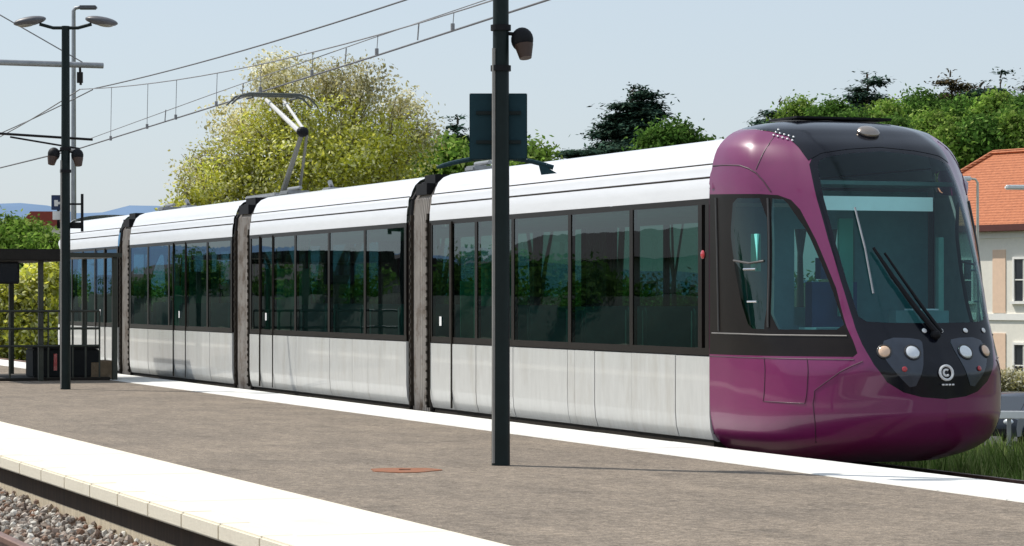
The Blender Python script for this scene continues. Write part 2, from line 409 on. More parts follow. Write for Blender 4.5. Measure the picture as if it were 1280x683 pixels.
    tb(mb, 'emblem', WHITEM, sh)
    # roof lamp, dots
    c = spt(0, 3.17, .02, tr); n = (spt(0, 3.17, 1, tr) - spt(0, 3.17, 0, tr)).normalized(); rot = Vector((0, 0, 1)).rotation_difference(n).to_matrix()
    tb(MB().ball(c, .12, .10, .05, rot=rot, nu=20), 'roof_headlight', mat('brushed_bezel', (.36, .31, .27), .2, metal=.7), sh, smooth=True)
    for k in range(11): tb(MB().ball(spt(-.47 + .025 * (k % 5) + .008 * (k // 5), 3.13 + .045 * (k // 5) - .02 * (k % 5), .008, tr), .013, nu=8, nv=5), 'roof_stud', CHROME, sh)
    # wiper: two thick arms and a thin blade
    mb = MB(); q = lambda a, z, o=.05: spt(a, z, o, tr)
    mb.tube([q(-.0, 1.13), q(-.05, 1.38), q(-.11, 1.68), q(-.155, 1.95)], [.03, .026, .022, .014], 8)
    mb.tube([q(.02, 1.13), q(-.02, 1.36), q(-.075, 1.65), q(-.12, 1.90)], [.02, .018, .014, .012], 8)
    mb.ball(q(0, 1.12, .03), .05); tb(mb, 'wiper', BLACKM, sh)
    tb(MB().tube([q(-.18, 2.35, .03), q(-.182, 1.95, .035), q(-.185, 1.52, .03)], .011, 6), 'wiper_blade', GALV, sh)
    # interior
    T = lambda v, u, z: tr(Vector((v, u, z)))
    def tbox(mb, v0, v1, u0, u1, z0, z1, m=0):
        P_ = [T(v, u, z) for z in (z0, z1) for u in (u0, u1) for v in (v0, v1)]
        mb.add(P_, [(0, 2, 3, 1), (4, 5, 7, 6), (0, 1, 5, 4), (2, 6, 7, 3), (0, 4, 6, 2), (1, 3, 7, 5)], m)
    mb = MB(); tbox(mb, -.95, .95, 1.25, 1.62, .95, 1.20); tbox(mb, -.6, .6, 1.62, 1.85, .98, 1.15); tbox(mb, .1, .7, 1.15, 1.3, 1.16, 1.36)
    tb(mb, 'dashboard', mat('dashboard_teal', (.14, .28, .27), .5), sh)
    mb = MB(); tbox(mb, -.25, .05, 1.4, 1.6, 1.215, 1.235); tb(mb, 'dashboard_paper', WHITEM, sh); mb = MB(); tbox(mb, .15, .42, 1.38, 1.58, 1.365, 1.38); tb(mb, 'dashboard_paper', WHITEM, sh)
    mb = MB(); tbox(mb, -.28, .28, .1, .65, .75, .9); tbox(mb, -.26, .26, .05, .2, .9, 1.65); tbox(mb, -.15, .15, .06, .18, 1.68, 1.9)
    tb(mb, 'driver_seat', mat('driver_seat_blue', (.02, .06, .16), .7), sh)
    mb = MB(); tbox(mb, -1.22, 1.22, -.08, -.02, .3, 1.2); tbox(mb, -1.22, -.35, -.08, -.02, 1.2, 2.6); tbox(mb, .35, 1.22, -.08, -.02, 1.2, 2.6); tbox(mb, -.35, .35, -.08, -.02, 2.2, 2.6)
    tb(mb, 'bulkhead', mat('bulkhead_teal', (.10, .27, .28), .5), sh)
    mb = MB(); tbox(mb, -.72, .68, .98, 1.02, 2.36, 2.50); tb(mb, 'sun_blind', PALE_GLOW, sh)
    mb = MB(); tbox(mb, -.95, .95, .2, .95, 2.62, 2.66); tb(mb, 'cab_ceiling', mat('cab_ceiling_teal', (.12, .22, .20), .6), sh)
    mb = MB(); tbox(mb, -.02, .14, .30, .34, 1.3, 2.3); tb(mb, 'cab_panel', SEATL, sh); mb = MB(); tbox(mb, .78, .84, .9, .96, 1.3, 2.1); tb(mb, 'cab_panel', mat('cab_panel_green', (.16, .36, .30), .5), sh)
    mb = MB(); tbox(mb, -1.24, -1.20, .78, .92, 1.75, 2.12); tb(mb, 'side_sun_panel', mat('turquoise_panel', (.2, .75, .68), .4), sh)
    return sh
front_tr = lambda p: Vector((XC + p.x, YC0 - p.y, p.z))
cab = make_cab(front_tr, PURPLE, True)
# marker lamp on the dark side strip, red
tb(MB().ball((XS - .01, 24.72, 1.93), .015, .045, .045), 'door_lamp', REDL, cab)
# thin roof plate above the cab
tb(MB().box(XC - .5, XC + .6, 24.25, 24.9, 3.315, 3.34, bev=.006), 'roof_plate', BLACKM, cab)

# body profile (half): lateral offset from centre, height
PROF = [(1.325, 2.50), (1.322, 2.60), (1.312, 2.70), (1.300, 2.72), (1.296, 2.80), (1.285, 2.84), (1.262, 2.86), (1.24, 2.93), (1.20, 3.01), (1.13, 3.075), (1.02, 3.12), (.85, 3.15), (.5, 3.17), (0, 3.175)]
PROFF = [(v, z) for v, z in PROF] + [(-v, z) for v, z in PROF[-2::-1]]
def yat(px, X=XS):
    k = (px - HX) / F; Z = X / (SN + CS * k); return Z * (CS - k * SN)
def car(y0, y1, lines, doors, skirt_lines, label, dy=0):
    """one section between y0 and y1; lines = window pillar positions; doors = (ya, yb) leaves"""
    mb = MB(); n = len(PROFF); ny = 14
    vs = [(XC + v, y0 + (y1 - y0) * j / ny, z) for j in range(ny + 1) for v, z in PROFF]
    fs = [(j * n + i, j * n + i + 1, (j + 1) * n + i + 1, (j + 1) * n + i) for j in range(ny) for i in range(n - 1)]
    mb.add(vs, fs)
    body = mb.build('car_roof', WHITEP, None, True, label=label); body.parent = tram; body.matrix_parent_inverse = tram_inv
    # gaps between the roof panels
    for s in (1, -1):
        for z, v in ((2.715, 1.309), (2.85, 1.276)):
            tb(MB().tube([(XC + s * (v - .003), y0 + .02, z), (XC + s * (v - .003), y1 - .02, z)], .011, 6), 'roof_panel_gap', RUBBER, body)
    # header + sill rails
    for s in (-1, 1):
        X0 = XC + s * HW; inn = X0 - s * .05
        a, b = min(X0, inn), max(X0, inn)
        mb = MB(); mb.box(a, b, y0, y1, 2.44, 2.497); mb.box(a, b, y0, y1, .90, .975)
        for L_ in [y0 + .05] + lines + [y1 - .05]:
            mb.box(a - .002, b + .002, L_ - .045, L_ + .045, .975, 2.44)
        tb(mb, 'window_frame', BROWNB, body)
        # panes
        e = [y0 + .05] + sorted(lines) + [y1 - .05]
        for i in range(len(e) - 1):
            ya, yb = e[i] + .045, e[i + 1] - .045
            if yb - ya < .1: continue
            xx = X0 - s * .006; tilt = random.uniform(-.0015, .0015)
            me = bpy.data.meshes.new('window'); me.from_pydata([(xx + tilt, ya, .97), (xx - tilt, yb, .97), (xx - tilt, yb, 2.445), (xx + tilt, ya, 2.445)], [], [(0, 1, 2, 3)])
            tlink('window', me, [GLASS], body)
        # skirt: curved lower panel, one mesh per panel
        e = [y0] + sorted(skirt_lines) + [y1]
        pf = [(-.02, .895), (0, .885), (0, .30), (-.012, .15), (-.045, .04), (-.09, .02)]
        for i in range(len(e) - 1):
            ya, yb = e[i] + .006, e[i + 1] - .006; k = random.uniform(-.004, .004)
            m2 = MB(); vs = [(X0 + s * (d + k), y, z) for y in (ya, yb) for d, z in pf]
            q = len(pf); m2.add(vs, [(j, j + 1, q + j + 1, q + j) for j in range(q - 1)])
            m2.add([(X0 + s * (d + k) - s * dd, y, z) for y in (ya,) for dd in (0, .05) for d, z in pf], [(j, j + 1, q + j + 1, q + j) for j in range(q - 1)])
            sp = tb(m2, 'skirt_panel', SILVER, body, smooth=True)
            if False: tb(MB().box(X0 - .008, X0 + .004, ya + .12, ya + .19, .78, .81), 'panel_latch', GALV, body)
    # inside
    mb = MB(); mb.box(XC - 1.2, XC + 1.2, y0, y1, .25, .33); tb(mb, 'floor', INTFL, body)
    mb = MB(); mb.box(XC - 1.15, XC + 1.15, y0, y1, 2.42, 2.46); tb(mb, 'ceiling', INTER, body)
    mb = MB(); mb.box(XC - 1.26, XC + 1.26, y0 + .03, y1 - .03, -.12, .1); mb.box(XC - 1.275, XC - 1.23, y0, y1, .1, .9); mb.box(XC + 1.23, XC + 1.275, y0, y1, .1, .9)
    tb(mb, 'underframe', RUBBER, body)
    y = y0 + .9; k = 0
    while y < y1 - .7:
        for s in (-1, 1):
            if any(d0 - .35 < y < d1 + .35 for d0, d1 in doors): continue
            mb = MB(); c = XC + s * .78
            mb.box(c - .42, c + .42, y - .22, y + .22, .72, .80, bev=.02); mb.box(c - .42, c + .42, y + (.16 if k % 2 else -.24), y + (.24 if k % 2 else -.16), .78, 1.38, bev=.03); mb.box(c - .3, c + .3, y - .1, y + .1, .33, .72)
            tb(mb, 'seat', SEAT, body)
        y += .86; k += 1
    for d0, d1 in doors[:1]:
        for yy in (d0 - .35, d1 + 1.0):
            if y0 + .2 < yy < y1 - .2:
                tb(MB().box(XC - 1.15, XC - .62, yy - .015, yy + .015, .6, 1.95), 'partition', SEATL, body)
                tb(MB().box(XC - 1.15, XC - .62, yy + .5, yy + .53, .5, 1.7), 'partition', SEATL, body)
                tb(MB().tube([(XC - .6, yy, .33), (XC - .6, yy, 2.42)], .02, 8), 'grab_pole', SEATL, body)
    # door leaves
    for d0, d1 in doors:
        s = -1; X0 = XC + s * HW
        x1 = X0 + s * .006
        tb(MB().box(x1 - .003, x1 + .001, (d0 + d1) / 2 - .04, (d0 + d1) / 2 + .04, 1.12, 1.24), 'sticker', WHITEM, body)
        tb(MB().tube([(x1, d0, .06), (x1, d0, 2.47)], .014, 6), 'door_edge', RUBBER, body); tb(MB().tube([(x1, d1, .06), (x1, d1, 2.47)], .008, 6), 'door_edge', RUBBER, body)
    return body
def ys(*p): return sorted(yat(x) for x in p)
L1 = ys(563, 595, 641, 712, 789, 875); b1 = car(YC0 + .003, 33.21, L1, [(yat(565), yat(537) - .02)], ys(565, 595, 641, 709, 718, 743, 789, 844), 'front car section, white roof over pale grey panels')
L2 = ys(341, 325, 369, 411, 456); b2 = car(34.16, 42.11, L2, [(yat(325), yat(341) )], ys(325, 341, 370, 412, 440, 460), 'second car section')
L3 = ys(185, 211, 232, 259); b3 = car(43.21, 50.82, L3, [(yat(217), yat(232))], ys(217, 185, 200, 235, 262), 'third car section')
L4 = [53.1, 54.0, 55.2, 56.3]; b4 = car(51.85, 57.4, L4, [(53.0, 53.9)], [53.0, 54.0, 55.2, 56.3], 'rearmost car section')
back_tr = lambda p: Vector((XC - p.x, 57.41 + p.y * .62, p.z - .02))
make_cab(back_tr, WHITEP, False)

# gangway bellows
for g0, g1 in ((33.21, 34.16), (42.11, 43.21), (50.82, 51.85)):
    prof = [(1.26, -.02), (1.27, .3), (1.27, 2.5), (1.24, 2.8), (1.12, 3.0), (.9, 3.08), (0, 3.12)]
    prof = prof + [(-v, z) for v, z in prof[-2::-1]]
    ny = 48; n = len(prof); vs = []
    for j in range(ny + 1):
        t = j / ny; y = g0 + .11 + (g1 - g0 - .22) * t; w = .030 * (1 if j % 4 in (1, 2) else 0)
        c = .03 * math.sin(math.pi * t)
        for v, z in prof: vs.append((XC + v * (1 + (c - w) / 1.3) * (1), y, z - (w if z > 2.9 else 0)))
    mb = MB().add(vs, [(j * n + i, j * n + i + 1, (j + 1) * n + i + 1, (j + 1) * n + i) for j in range(ny) for i in range(n - 1)])
    bw = tb(mb, 'gangway_bellows', BELLOW)
    mb = MB()
    for y in (g0 + .05, g1 - .05):
        p2 = [(v * 1.0, z) for v, z in prof]
        for a, b in zip(p2[:-1], p2[1:]):
            mb.tube([(XC + a[0], y, a[1]), (XC + b[0], y, b[1])], .04, 8)
    tb(mb, 'end_frame', BROWNB, bw)
    mb = MB(); mb.box(XC - 1.275, XC + 1.275, g0 + .14, g1 - .14, 2.74, 3.13, bev=.12); tb(mb, 'roof_joint_cover', BLACKM, bw)
    for y in (g0 + .14, g1 - .14):
        mb = MB().box(XS + .012, XS + .06, y - .018, y + .018, .03, 2.6)
        for z in [.05 + .115 * k + random.uniform(-.02, .02) for k in range(22)]: mb.box(XS - .004, XS + .05, y - .021, y + random.uniform(.015, .028), z, z + random.uniform(.03, .06))
        tb(mb, 'clip_strip', RUBBER, bw)
    tb(MB().box(XC - .6, XC - .2, g0 + .3, g1 - .3, 3.18, 3.26, bev=.02).tube([(XC - .4, g0 + .2, 3.3), (XC - .4, g1 - .2, 3.3)], .03, 8), 'roof_cable', GALV, bw)

# pantograph on the third car
pt = tb(MB().box(XC - .45, XC + .45, 43.7, 45.6, 3.20, 3.27, bev=.02), 'pantograph', GALV)
for x in (-.38, .38):
    for y in (43.9, 45.4): tb(MB().tube([(XC + x, y, 3.1), (XC + x, y, 3.25)], .05, 10), 'insulator', BROWNB, pt)
kx = (XC, 43.55, 4.30); hd = (XC, 45.45, 5.0)
tb(MB().tube([(XC, 44.8, 3.28), kx], [.055, .04], 8).tube([(XC + .25, 44.6, 3.28), (XC + .08, kx[1], kx[2] - .04)], .025, 6), 'lower_arm', mat('pantograph_dark', (.22, .22, .20), .6), pt)
tb(MB().ball(kx, .11, .09, .09), 'knuckle', BLACKM, pt)
tb(MB().tube([(XC - .05, kx[1], kx[2]), (XC - .10, hd[1], hd[2] - .03)], [.045, .035], 8).tube([(XC + .05, kx[1], kx[2]), (XC + .22, hd[1], hd[2] - .03)], [.03, .025], 8), 'upper_arm', mat('pantograph_light', (.6, .6, .58), .5), pt)
mb = MB()
for y in (45.27, 45.63):
    mb.tube([(XC - .78, y, 4.87), (XC - .62, y, 5.02), (XC - .45, y, 5.06), (XC + .45, y, 5.06), (XC + .62, y, 5.02), (XC + .78, y, 4.87)], [.015, .02, .028, .028, .02, .015], 8)
for x in (-.4, .4): mb.tube([(XC + x, 45.27, 5.0), (XC + x, 45.63, 5.0)], .02, 6)
tb(mb, 'collector_head', mat('collector_grey', (.09, .10, .09), .7), pt)
# roof equipment on the first and second cars
for (x, y) in ((-.3, 50.2), (.2, 35.2), (-.2, 41.2)):
    tb(MB().box(XC + x - .12, XC + x + .12, y - .2, y + .2, 3.16, 3.26, bev=.02).tube([(XC + x, y, 3.25), (XC + x - .1, y - .2, 3.34)], .04, 8), 'roof_horn', GALV)
# ================================================================== ground, platform, tracks
def sheet(name, xs_, ys_, zf, m, kind='structure'):
    V = [(x, y, zf(x, y)) for y in ys_ for x in xs_]; n = len(xs_)
    me = bpy.data.meshes.new(name); me.from_pydata(V, [], [(j * n + i, j * n + i + 1, (j + 1) * n + i + 1, (j + 1) * n + i) for j in range(len(ys_) - 1) for i in range(n - 1)])
    return link(name, me, m, smooth=True, kind=kind)
GRND = mat('earth_and_scrub', (.09, .10, .045), .95, var=.35, scale=.8, dirt=((.16, .13, .09), .25, .5), bump=.3, bscale=3)
FIELD = mat('far_field', (.10, .13, .06), .95, var=.3, scale=.05)
def gz(x, y):
    if x < 4.2: return -.42
    if x < 16.5: return -.42
    if x < 24: return -.42 - 2.1 * (x - 16.5) / 7.5
    return -2.52
xs_ = [-4000, -800, -200, -60, -20, 0, 4.2, 11.4, 12, 14.2, 16.5, 18, 20, 22, 24, 30, 60, 120, 300, 900, 4000]
ys_ = [-400, -60, 0, 10, 20, 30, 40, 60, 90, 140, 300, 700, 1500, 4500]
sheet('ground', xs_, ys_, gz, GRND)
# asphalt of the platform
def asphalt():
    m, nt, N, L, B = newmat('platform_asphalt'); tc = N.new('ShaderNodeTexCoord')
    def noise(s, d, r, st=None):
        n = N.new('ShaderNodeTexNoise'); n.inputs['Scale'].default_value = s; n.inputs['Detail'].default_value = d; n.inputs['Roughness'].default_value = r
        if st:
            mp = N.new('ShaderNodeMapping'); mp.inputs['Scale'].default_value = st; mp.inputs['Rotation'].default_value = (0, 0, TH); L.new(tc.outputs['Object'], mp.inputs[0]); L.new(mp.outputs[0], n.inputs['Vector'])
        else: L.new(tc.outputs['Object'], n.inputs['Vector'])
        return n.outputs['Fac']
    def ramp(f, a, b, pa, pb):
        r = N.new('ShaderNodeValToRGB'); r.color_ramp.elements[0].position = pa; r.color_ramp.elements[1].position = pb
        r.color_ramp.elements[0].color = (*a, 1); r.color_ramp.elements[1].color = (*b, 1); L.new(f, r.inputs[0]); return r.outputs[0]
    c = ramp(noise(9, 10, .8), (.175, .148, .122), (.335, .288, .245), .36, .64)
    def mul(c, f, a, b, pa, pb):
        mx = N.new('ShaderNodeMix'); mx.data_type = 'RGBA'; mx.blend_type = 'MULTIPLY'; mx.inputs['Factor'].default_value = 1
        L.new(c, mx.inputs['A']); L.new(ramp(f, (a, a, a), (b, b * .99, b * .97), pa, pb), mx.inputs['B']); return mx.outputs['Result']
    c = mul(c, noise(.5, 6, .6), .86, 1.08, .35, .65)
    c = mul(c, noise(2.6, 8, .75, (1, .35, 1)), .80, 1.12, .35, .65)
    c = mul(c, noise(60, 4, .8), .45, 1.5, .33, .67)
    c = mul(c, noise(20, 3, .7), .72, 1.2, .35, .65)
    c = mul(c, noise(1.1, 9, .85), .66, 1.0, .36, .46)
    L.new(c, B.inputs['Base Color']); B.inputs['Roughness'].default_value = .9; B.inputs['Specular IOR Level'].default_value = .25
    bp = N.new('ShaderNodeBump'); bp.inputs['Strength'].default_value = .6; bp.inputs['Distance'].default_value = .02
    L.new(noise(45, 6, .7), bp.inputs['Height']); L.new(bp.outputs[0], B.inputs['Normal']); return m
ASPH = asphalt()
BALM = mat('ballast_base', (.16, .13, .11), .95, var=.5, scale=22, bump=1, bscale=18, dirt=((.07, .05, .04), 12, .5))
def structure(o): o['kind'] = 'structure'; return o
structure(MB().box(4.585, 11.3, -15, 120, -.5, -.10).box(4.575, 11.38, -15, 120, -.10, -.004).build('platform', CONC))
structure(MB().box(4.566, 4.62, -15, 120, -.5, -.272).box(4.57, 4.62, -15, 120, -.5, -.45).build('platform_wall_foot', mat('wall_foot_beige', (.55, .47, .34), .85, var=.2, scale=3, stretch=(1, 6, .3), bump=.3)))
structure(MB().box(4.568, 4.60, -15, 120, -.272, -.103).build('platform_wall_shadow', mat('wall_shadow_brown', (.045, .028, .016), .9, var=.4, scale=3, stretch=(1, 6, .3))))  # upper wall band coloured dark for the shadow under the coping overhang
structure(MB().box(5.73, 10.43, -15, 120, -.1, .001).build('platform_surface', ASPH))
# cream edge slabs with joints, nearer edge
mb = MB(); y = -14
while y < 118:
    mb.box(4.705, 5.728, y + .004, y + 2.996, -.06, .006 + random.uniform(0, .0015), bev=.003); y += 3
structure(mb.build('platform_edge_paving', CREAM))
mb = MB(); y = -14
while y < 118:
    mb.box(4.47, 4.70, y + .003, y + .997, -.105, .012 + random.uniform(0, .002), bev=.014); y += 1.0
structure(mb.build('platform_coping', CREAM))
mb = MB(); y = -14
while y < 118:
    mb.box(10.432, 11.39, y + .004, y + .996, -.10, .006 + random.uniform(0, .003), bev=.006); y += 1.0
structure(mb.build('platform_edge_strip', EDGEW))
structure(sheet('track_bed', [-1.2, 0, 1, 2, 3, 4.574], [-20, 0, 10, 20, 30, 60, 120], lambda x, y: -.38, BALM))
structure(sheet('tram_track_bed', [11.39, 12.2, 13, 13.8, 14.6], [-20, 10, 18, 24, 40, 130], lambda x, y: -.40 + (0 if x < 14.5 else -.02), BALM))
# ballast stones near the camera
def stones():
    base = []; 
    for k in range(6):
        bm = bmesh.new(); bmesh.ops.create_icosphere(bm, subdivisions=1, radius=1)
        for v in bm.verts: v.co *= random.uniform(.65, 1.15)
        bm.verts.index_update(); base.append(([v.co.copy() for v in bm.verts], [[v.index for v in f.verts] for f in bm.faces])); bm.free()
    V = []; Fc = []
    for i in range(9500):
        x = random.uniform(1.9, 4.56); y = random.uniform(14.5, 31); z = -.36 + random.uniform(-.02, .045)
        if abs(x - 3.47) < .09: continue
        s = random.uniform(.02, .042); v, f = random.choice(base)
        rot = Matrix.Rotation(random.uniform(0, 6.28), 3, 'Z') @ Matrix.Rotation(random.uniform(0, 3), 3, 'X')
        b = len(V); V += [tuple(Vector((x, y, z)) + rot @ (p * s)) for p in v]; Fc += [[a + b for a in q] for q in f]
    me = bpy.data.meshes.new('ballast'); me.from_pydata(V, [], Fc)
    m, nt, N, L, B = newmat('ballast_stone'); g = N.new('ShaderNodeNewGeometry'); r = N.new('ShaderNodeValToRGB')
    cs = [(.06, .045, .035), (.48, .44, .38), (.22, .11, .06), (.75, .72, .64), (.12, .08, .06), (.38, .32, .26)]
    r.color_ramp.elements[0].color = (*cs[0], 1); r.color_ramp.elements[1].color = (*cs[-1], 1)
    for i, c in enumerate(cs[1:-1]): e = r.color_ramp.elements.new((i + 1) / 5); e.color = (*c, 1)
    L.new(g.outputs['Random Per Island'], r.inputs[0]); L.new(r.outputs[0], B.inputs['Base Color']); B.inputs['Roughness'].default_value = .9
    link('ballast', me, m, kind='stuff', label='grey and rusty ballast stones beside the platform', cat='ballast')
stones()
def rail(x, z, y0, y1, label, grp):
    prof = [(-.075, 0), (.075, 0), (.075, .015), (.012, .035), (.012, .115), (.036, .125), (.036, .16), (.028, .168), (-.028, .168), (-.036, .16), (-.036, .125), (-.012, .115), (-.012, .035), (-.075, .015)]
    o = MB().prism([(x + a, z + b) for a, b in prof], 'y', y0, y1).build('rail', RAILT, label=label, cat='rail', group=grp)
rail(3.47, -.385, -15, 118, 'rusty rail nearest the platform edge, above the ballast', None)
rail(2.03, -.385, -15, 118, 'rusty rail farther from the platform edge', None)
rail(12.2, -.42, -15, 128, 'tram track rail beside the platform, under the tram', None)
rail(13.65, -.42, -15, 128, 'tram track rail on the grass side, under the tram', None)
for i in range(26):
    y = 8 + i * .6
    MB().box(1.55, 4.0, y, y + .24, -.5, -.36, bev=.01).build('sleeper', CONC, label='concrete sleeper half buried in ballast', cat='sleeper', group='sleepers under the near track')
# cover on the platform
p = at(506, 588.5, 1.5 * F / 217.5)
cv = empty('access_cover', (p.x, p.y, .004), -TH, label='rusty orange access cover set in the platform asphalt', cat='access cover')
MB().prism([(.30 * math.cos(t_) * (1 + .10 * math.sin(5 * t_ + 1)), .30 * math.sin(t_) * (1 + .12 * math.sin(3 * t_))) for t_ in [k_ * 6.2832 / 26 for k_ in range(26)]], 'z', -.02, .003).build('cover_plate', COVER, cv)
MB().tube([(-.05, 0, .004), (.05, 0, .004)], .008, 6).build('lifting_eye', RUST, cv)
# grass beyond the tram
def grass(n, x0, x1, y0, y1, hmin, hmax, name, mt, label, zf=gz):
    x = rng.uniform(x0, x1, n); y = rng.uniform(y0, y1, n); z = np.array([zf(a, b) for a, b in zip(x, y)])
    h = rng.uniform(hmin, hmax, n) * (.6 + .6 * (np.sin(x * 1.7 + 1) * np.cos(y * 1.3) * .5 + .5)); a = rng.uniform(0, 6.28, n); w = rng.uniform(.006, .016, n)
    lean = rng.normal(0, .3, (n, 2)) * h[:, None]
    V = np.zeros((n, 3, 3)); V[:, 0] = np.stack([x + np.cos(a) * w, y + np.sin(a) * w, z], 1); V[:, 1] = np.stack([x - np.cos(a) * w, y - np.sin(a) * w, z], 1)
    V[:, 2] = np.stack([x + lean[:, 0], y + lean[:, 1], z + h], 1)
    me = tri_mesh(name, V.reshape(-1, 3), 3); return link(name, me, mt, kind='stuff', label=label, cat='grass')
def tri_mesh(name, V, k):
    me = bpy.data.meshes.new(name); n = len(V); f = n // k
    me.vertices.add(n); me.vertices.foreach_set('co', V.astype(np.float32).ravel())
    me.loops.add(n); me.loops.foreach_set('vertex_index', np.arange(n, dtype=np.int32))
    me.polygons.add(f); me.polygons.foreach_set('loop_start', np.arange(0, n, k, dtype=np.int32)); me.update(calc_edges=True); me.validate(); return me
GRASSM = leafmat('grass_blades', [(.08, .16, .03), (.20, .30, .07), (.36, .42, .16), (.06, .11, .02)], .3, 1.5)
grass(60000, 14.1, 24, 19, 42, .15, .42, 'grass', GRASSM, 'unmown green grass beside the tram track')

# ================================================================== masts
def speaker_geo(parent, x, z, s=1):
    sp = MB().ball((x, 0, z), .10, .10, .11, nu=18, nv=11).tube([(0, 0, z + .06), (x * .6, 0, z + .05)], .018, 6).build('loudspeaker', BLACKM, parent, smooth=True)
    MB().tube([(x + .015 * s, -.03, z - .05), (x + .03 * s, -.06, z - .17)], [.085, .055], 14).build('speaker_horn', mat('speaker_brown', (.06, .032, .022), .5), sp, smooth=True)
def lamp_mast(loc, label, sign):
    t = empty('lamp_mast', loc, -TH, label=label, cat='lamp mast', group='lamp masts on the platform')
    MB().tube([(0, 0, 0), (0, 0, 2.0), (0, 0, 4.2), (0, 0, 5.87)], [.082, .078, .070, .064], 20).build('pole', MASTG, t, smooth=True)
    MB().tube([(-.062, -.05, .02), (-.062, -.05, 3.7)], .016, 8).build('cable_duct', mat('duct_grey', (.28, .27, .25), .6), t)
    MB().tube([(-.42, 0, 5.90), (-.2, 0, 5.84), (.2, 0, 5.84), (.42, 0, 5.90)], .028, 10).build('cross_arm', MASTG, t, smooth=True)
    for s in (-1, 1):
        rot = Matrix.Rotation(s * .18, 3, 'Y')
        h = MB().ball((s * .58, 0, 5.95), .27, .13, .075, rot=Matrix.Rotation(-s * -.16, 3, 'Y'), nu=20).build('lamp_head', LEAD, t, smooth=True)
        MB().ball((s * .62, 0, 5.915), .17, .10, .06, rot=rot, nu=16).build('lens', mat('lamp_lens', (.25, .25, .22), .2, coat=.6), h, smooth=True)
    speaker_geo(t, .19, 3.78)
    if sign != 'panel': speaker_geo(t, -.19, 3.80, -1)
    for z in (3.50, 3.86): MB().tube([(0, 0, z), (0, 0, z + .05)], .092, 18).build('collar', BLACKM, t, smooth=True)
    if sign == 'panel':
        pn = MB().box(-.28, .235, .085, .11, 2.72, 3.31, bev=.008).build('sign_panel', TEAL, t)
        MB().box(-.28, .235, .112, .118, 2.72, 3.31).build('sign_face', WHITEM, pn)
        MB().box(-.22, .18, .066, .084, 3.12, 3.15).tube([(0, 0, 3.135), (0, .07, 3.135)], .03, 8).build('bracket', MASTG, pn); MB().box(-.22, .18, .066, .084, 2.86, 2.89).build('bracket', MASTG, pn)
    else:
        fr = MB().box(-.15, -.11, .06, .1, 2.62, 3.12).box(.235, .275, .06, .1, 2.55, 3.16).box(-.15, .27, .06, .1, 2.98, 3.01).box(-.15, .27, .06, .1, 2.60, 2.70).build('sign_frame', BLACKM, t)
        MB().box(-.24, .0, .05, .075, 2.9, 3.14, bev=.005).build('sign_panel', mat('sign_blue', (.01, .03, .10), .4), fr)
        MB().box(-.19, -.13, .040, .049, 2.96, 3.06).box(-.13, -.06, .040, .049, 2.99, 3.03).build('white_symbol', WHITEM, fr)
        MB().box(-.22, .0, .05, .07, 2.74, 2.88, bev=.005).build('white_plate', WHITEM, fr)
    return t
pf = at(626, 582, 1.5 * F / 211)
m1 = lamp_mast((pf.x, pf.y, .003), 'nearest dark green lamp mast with a square sign back, in front of the tram', 'panel')
# arch bracket: a thin curved band below the sign
pts = []
for k in range(17):
    t = k / 16; x = -.57 + 1.04 * t; pts.append((x, .13, 2.605 + .135 * math.sin(math.pi * (.08 + .84 * t)) ** .8 if True else 0))
ab = MB()
for i in range(16):
    a, b = pts[i], pts[i + 1]; ha = .028 + .010 * (i % 2 == 5); ab.tube([a, b], [.020 if i else .014, .022], 8)
ab.prism([(.33, 2.70), (.50, 2.60), (.36, 2.585)], 'y', .115, .145)
ab.tube([(0, .0, 2.70), (0, .13, 2.74)], .02, 8)
ab.build('arched_bracket', TEAL, m1)
pl = at(82, 487, 1.5 * F / 116)
lamp_mast((pl.x, pl.y, .003), 'farther dark green lamp mast with twin lamp heads, beside the shelter', 'frame')

# tall thin lamp pole beyond the tram
def thin_lamp(p, ht, label, s=1, L_=.55, r=.06, m=GALV):
    t = empty('street_lamp', (p.x, p.y, p.z), -TH, label=label, cat='street lamp')
    MB().tube([(0, 0, 0), (0, 0, ht * .5), (0, 0, ht - .1), (s * .05, 0, ht - .02), (s * .2, 0, ht)], [r * 1.3, r, r * .75, r * .7, r * .6], 10).build('pole', m, t, smooth=True)
    MB().box(min(s * .15, s * (.15 + L_)), max(s * .15, s * (.15 + L_)), -.12, .12, ht - .06, ht + .05, bev=.03).build('lamp_head', LEAD if m is GALV else WHITEM, t)
    return t
q = at(92, 371, 74.6); q.z = -.45; thin_lamp(q, 10.05, 'slim tall grey street lamp behind the far lamp mast', 1, .5, .075)
q = at(1222, 371, 62); q.z = -2.5; thin_lamp(q, 6.75, 'pale street lamp in front of the orange roofed house, just right of the tram', -1, .42, .04, mat('pale_pole', (.6, .57, .5), .5))
q = at(1305, 371, 62); q.z = -2.5; thin_lamp(q, 6.55, 'street lamp whose head reaches in from the right edge before the orange roof', -1, .75, .04, mat('pale_pole2', (.6, .57, .5), .5))

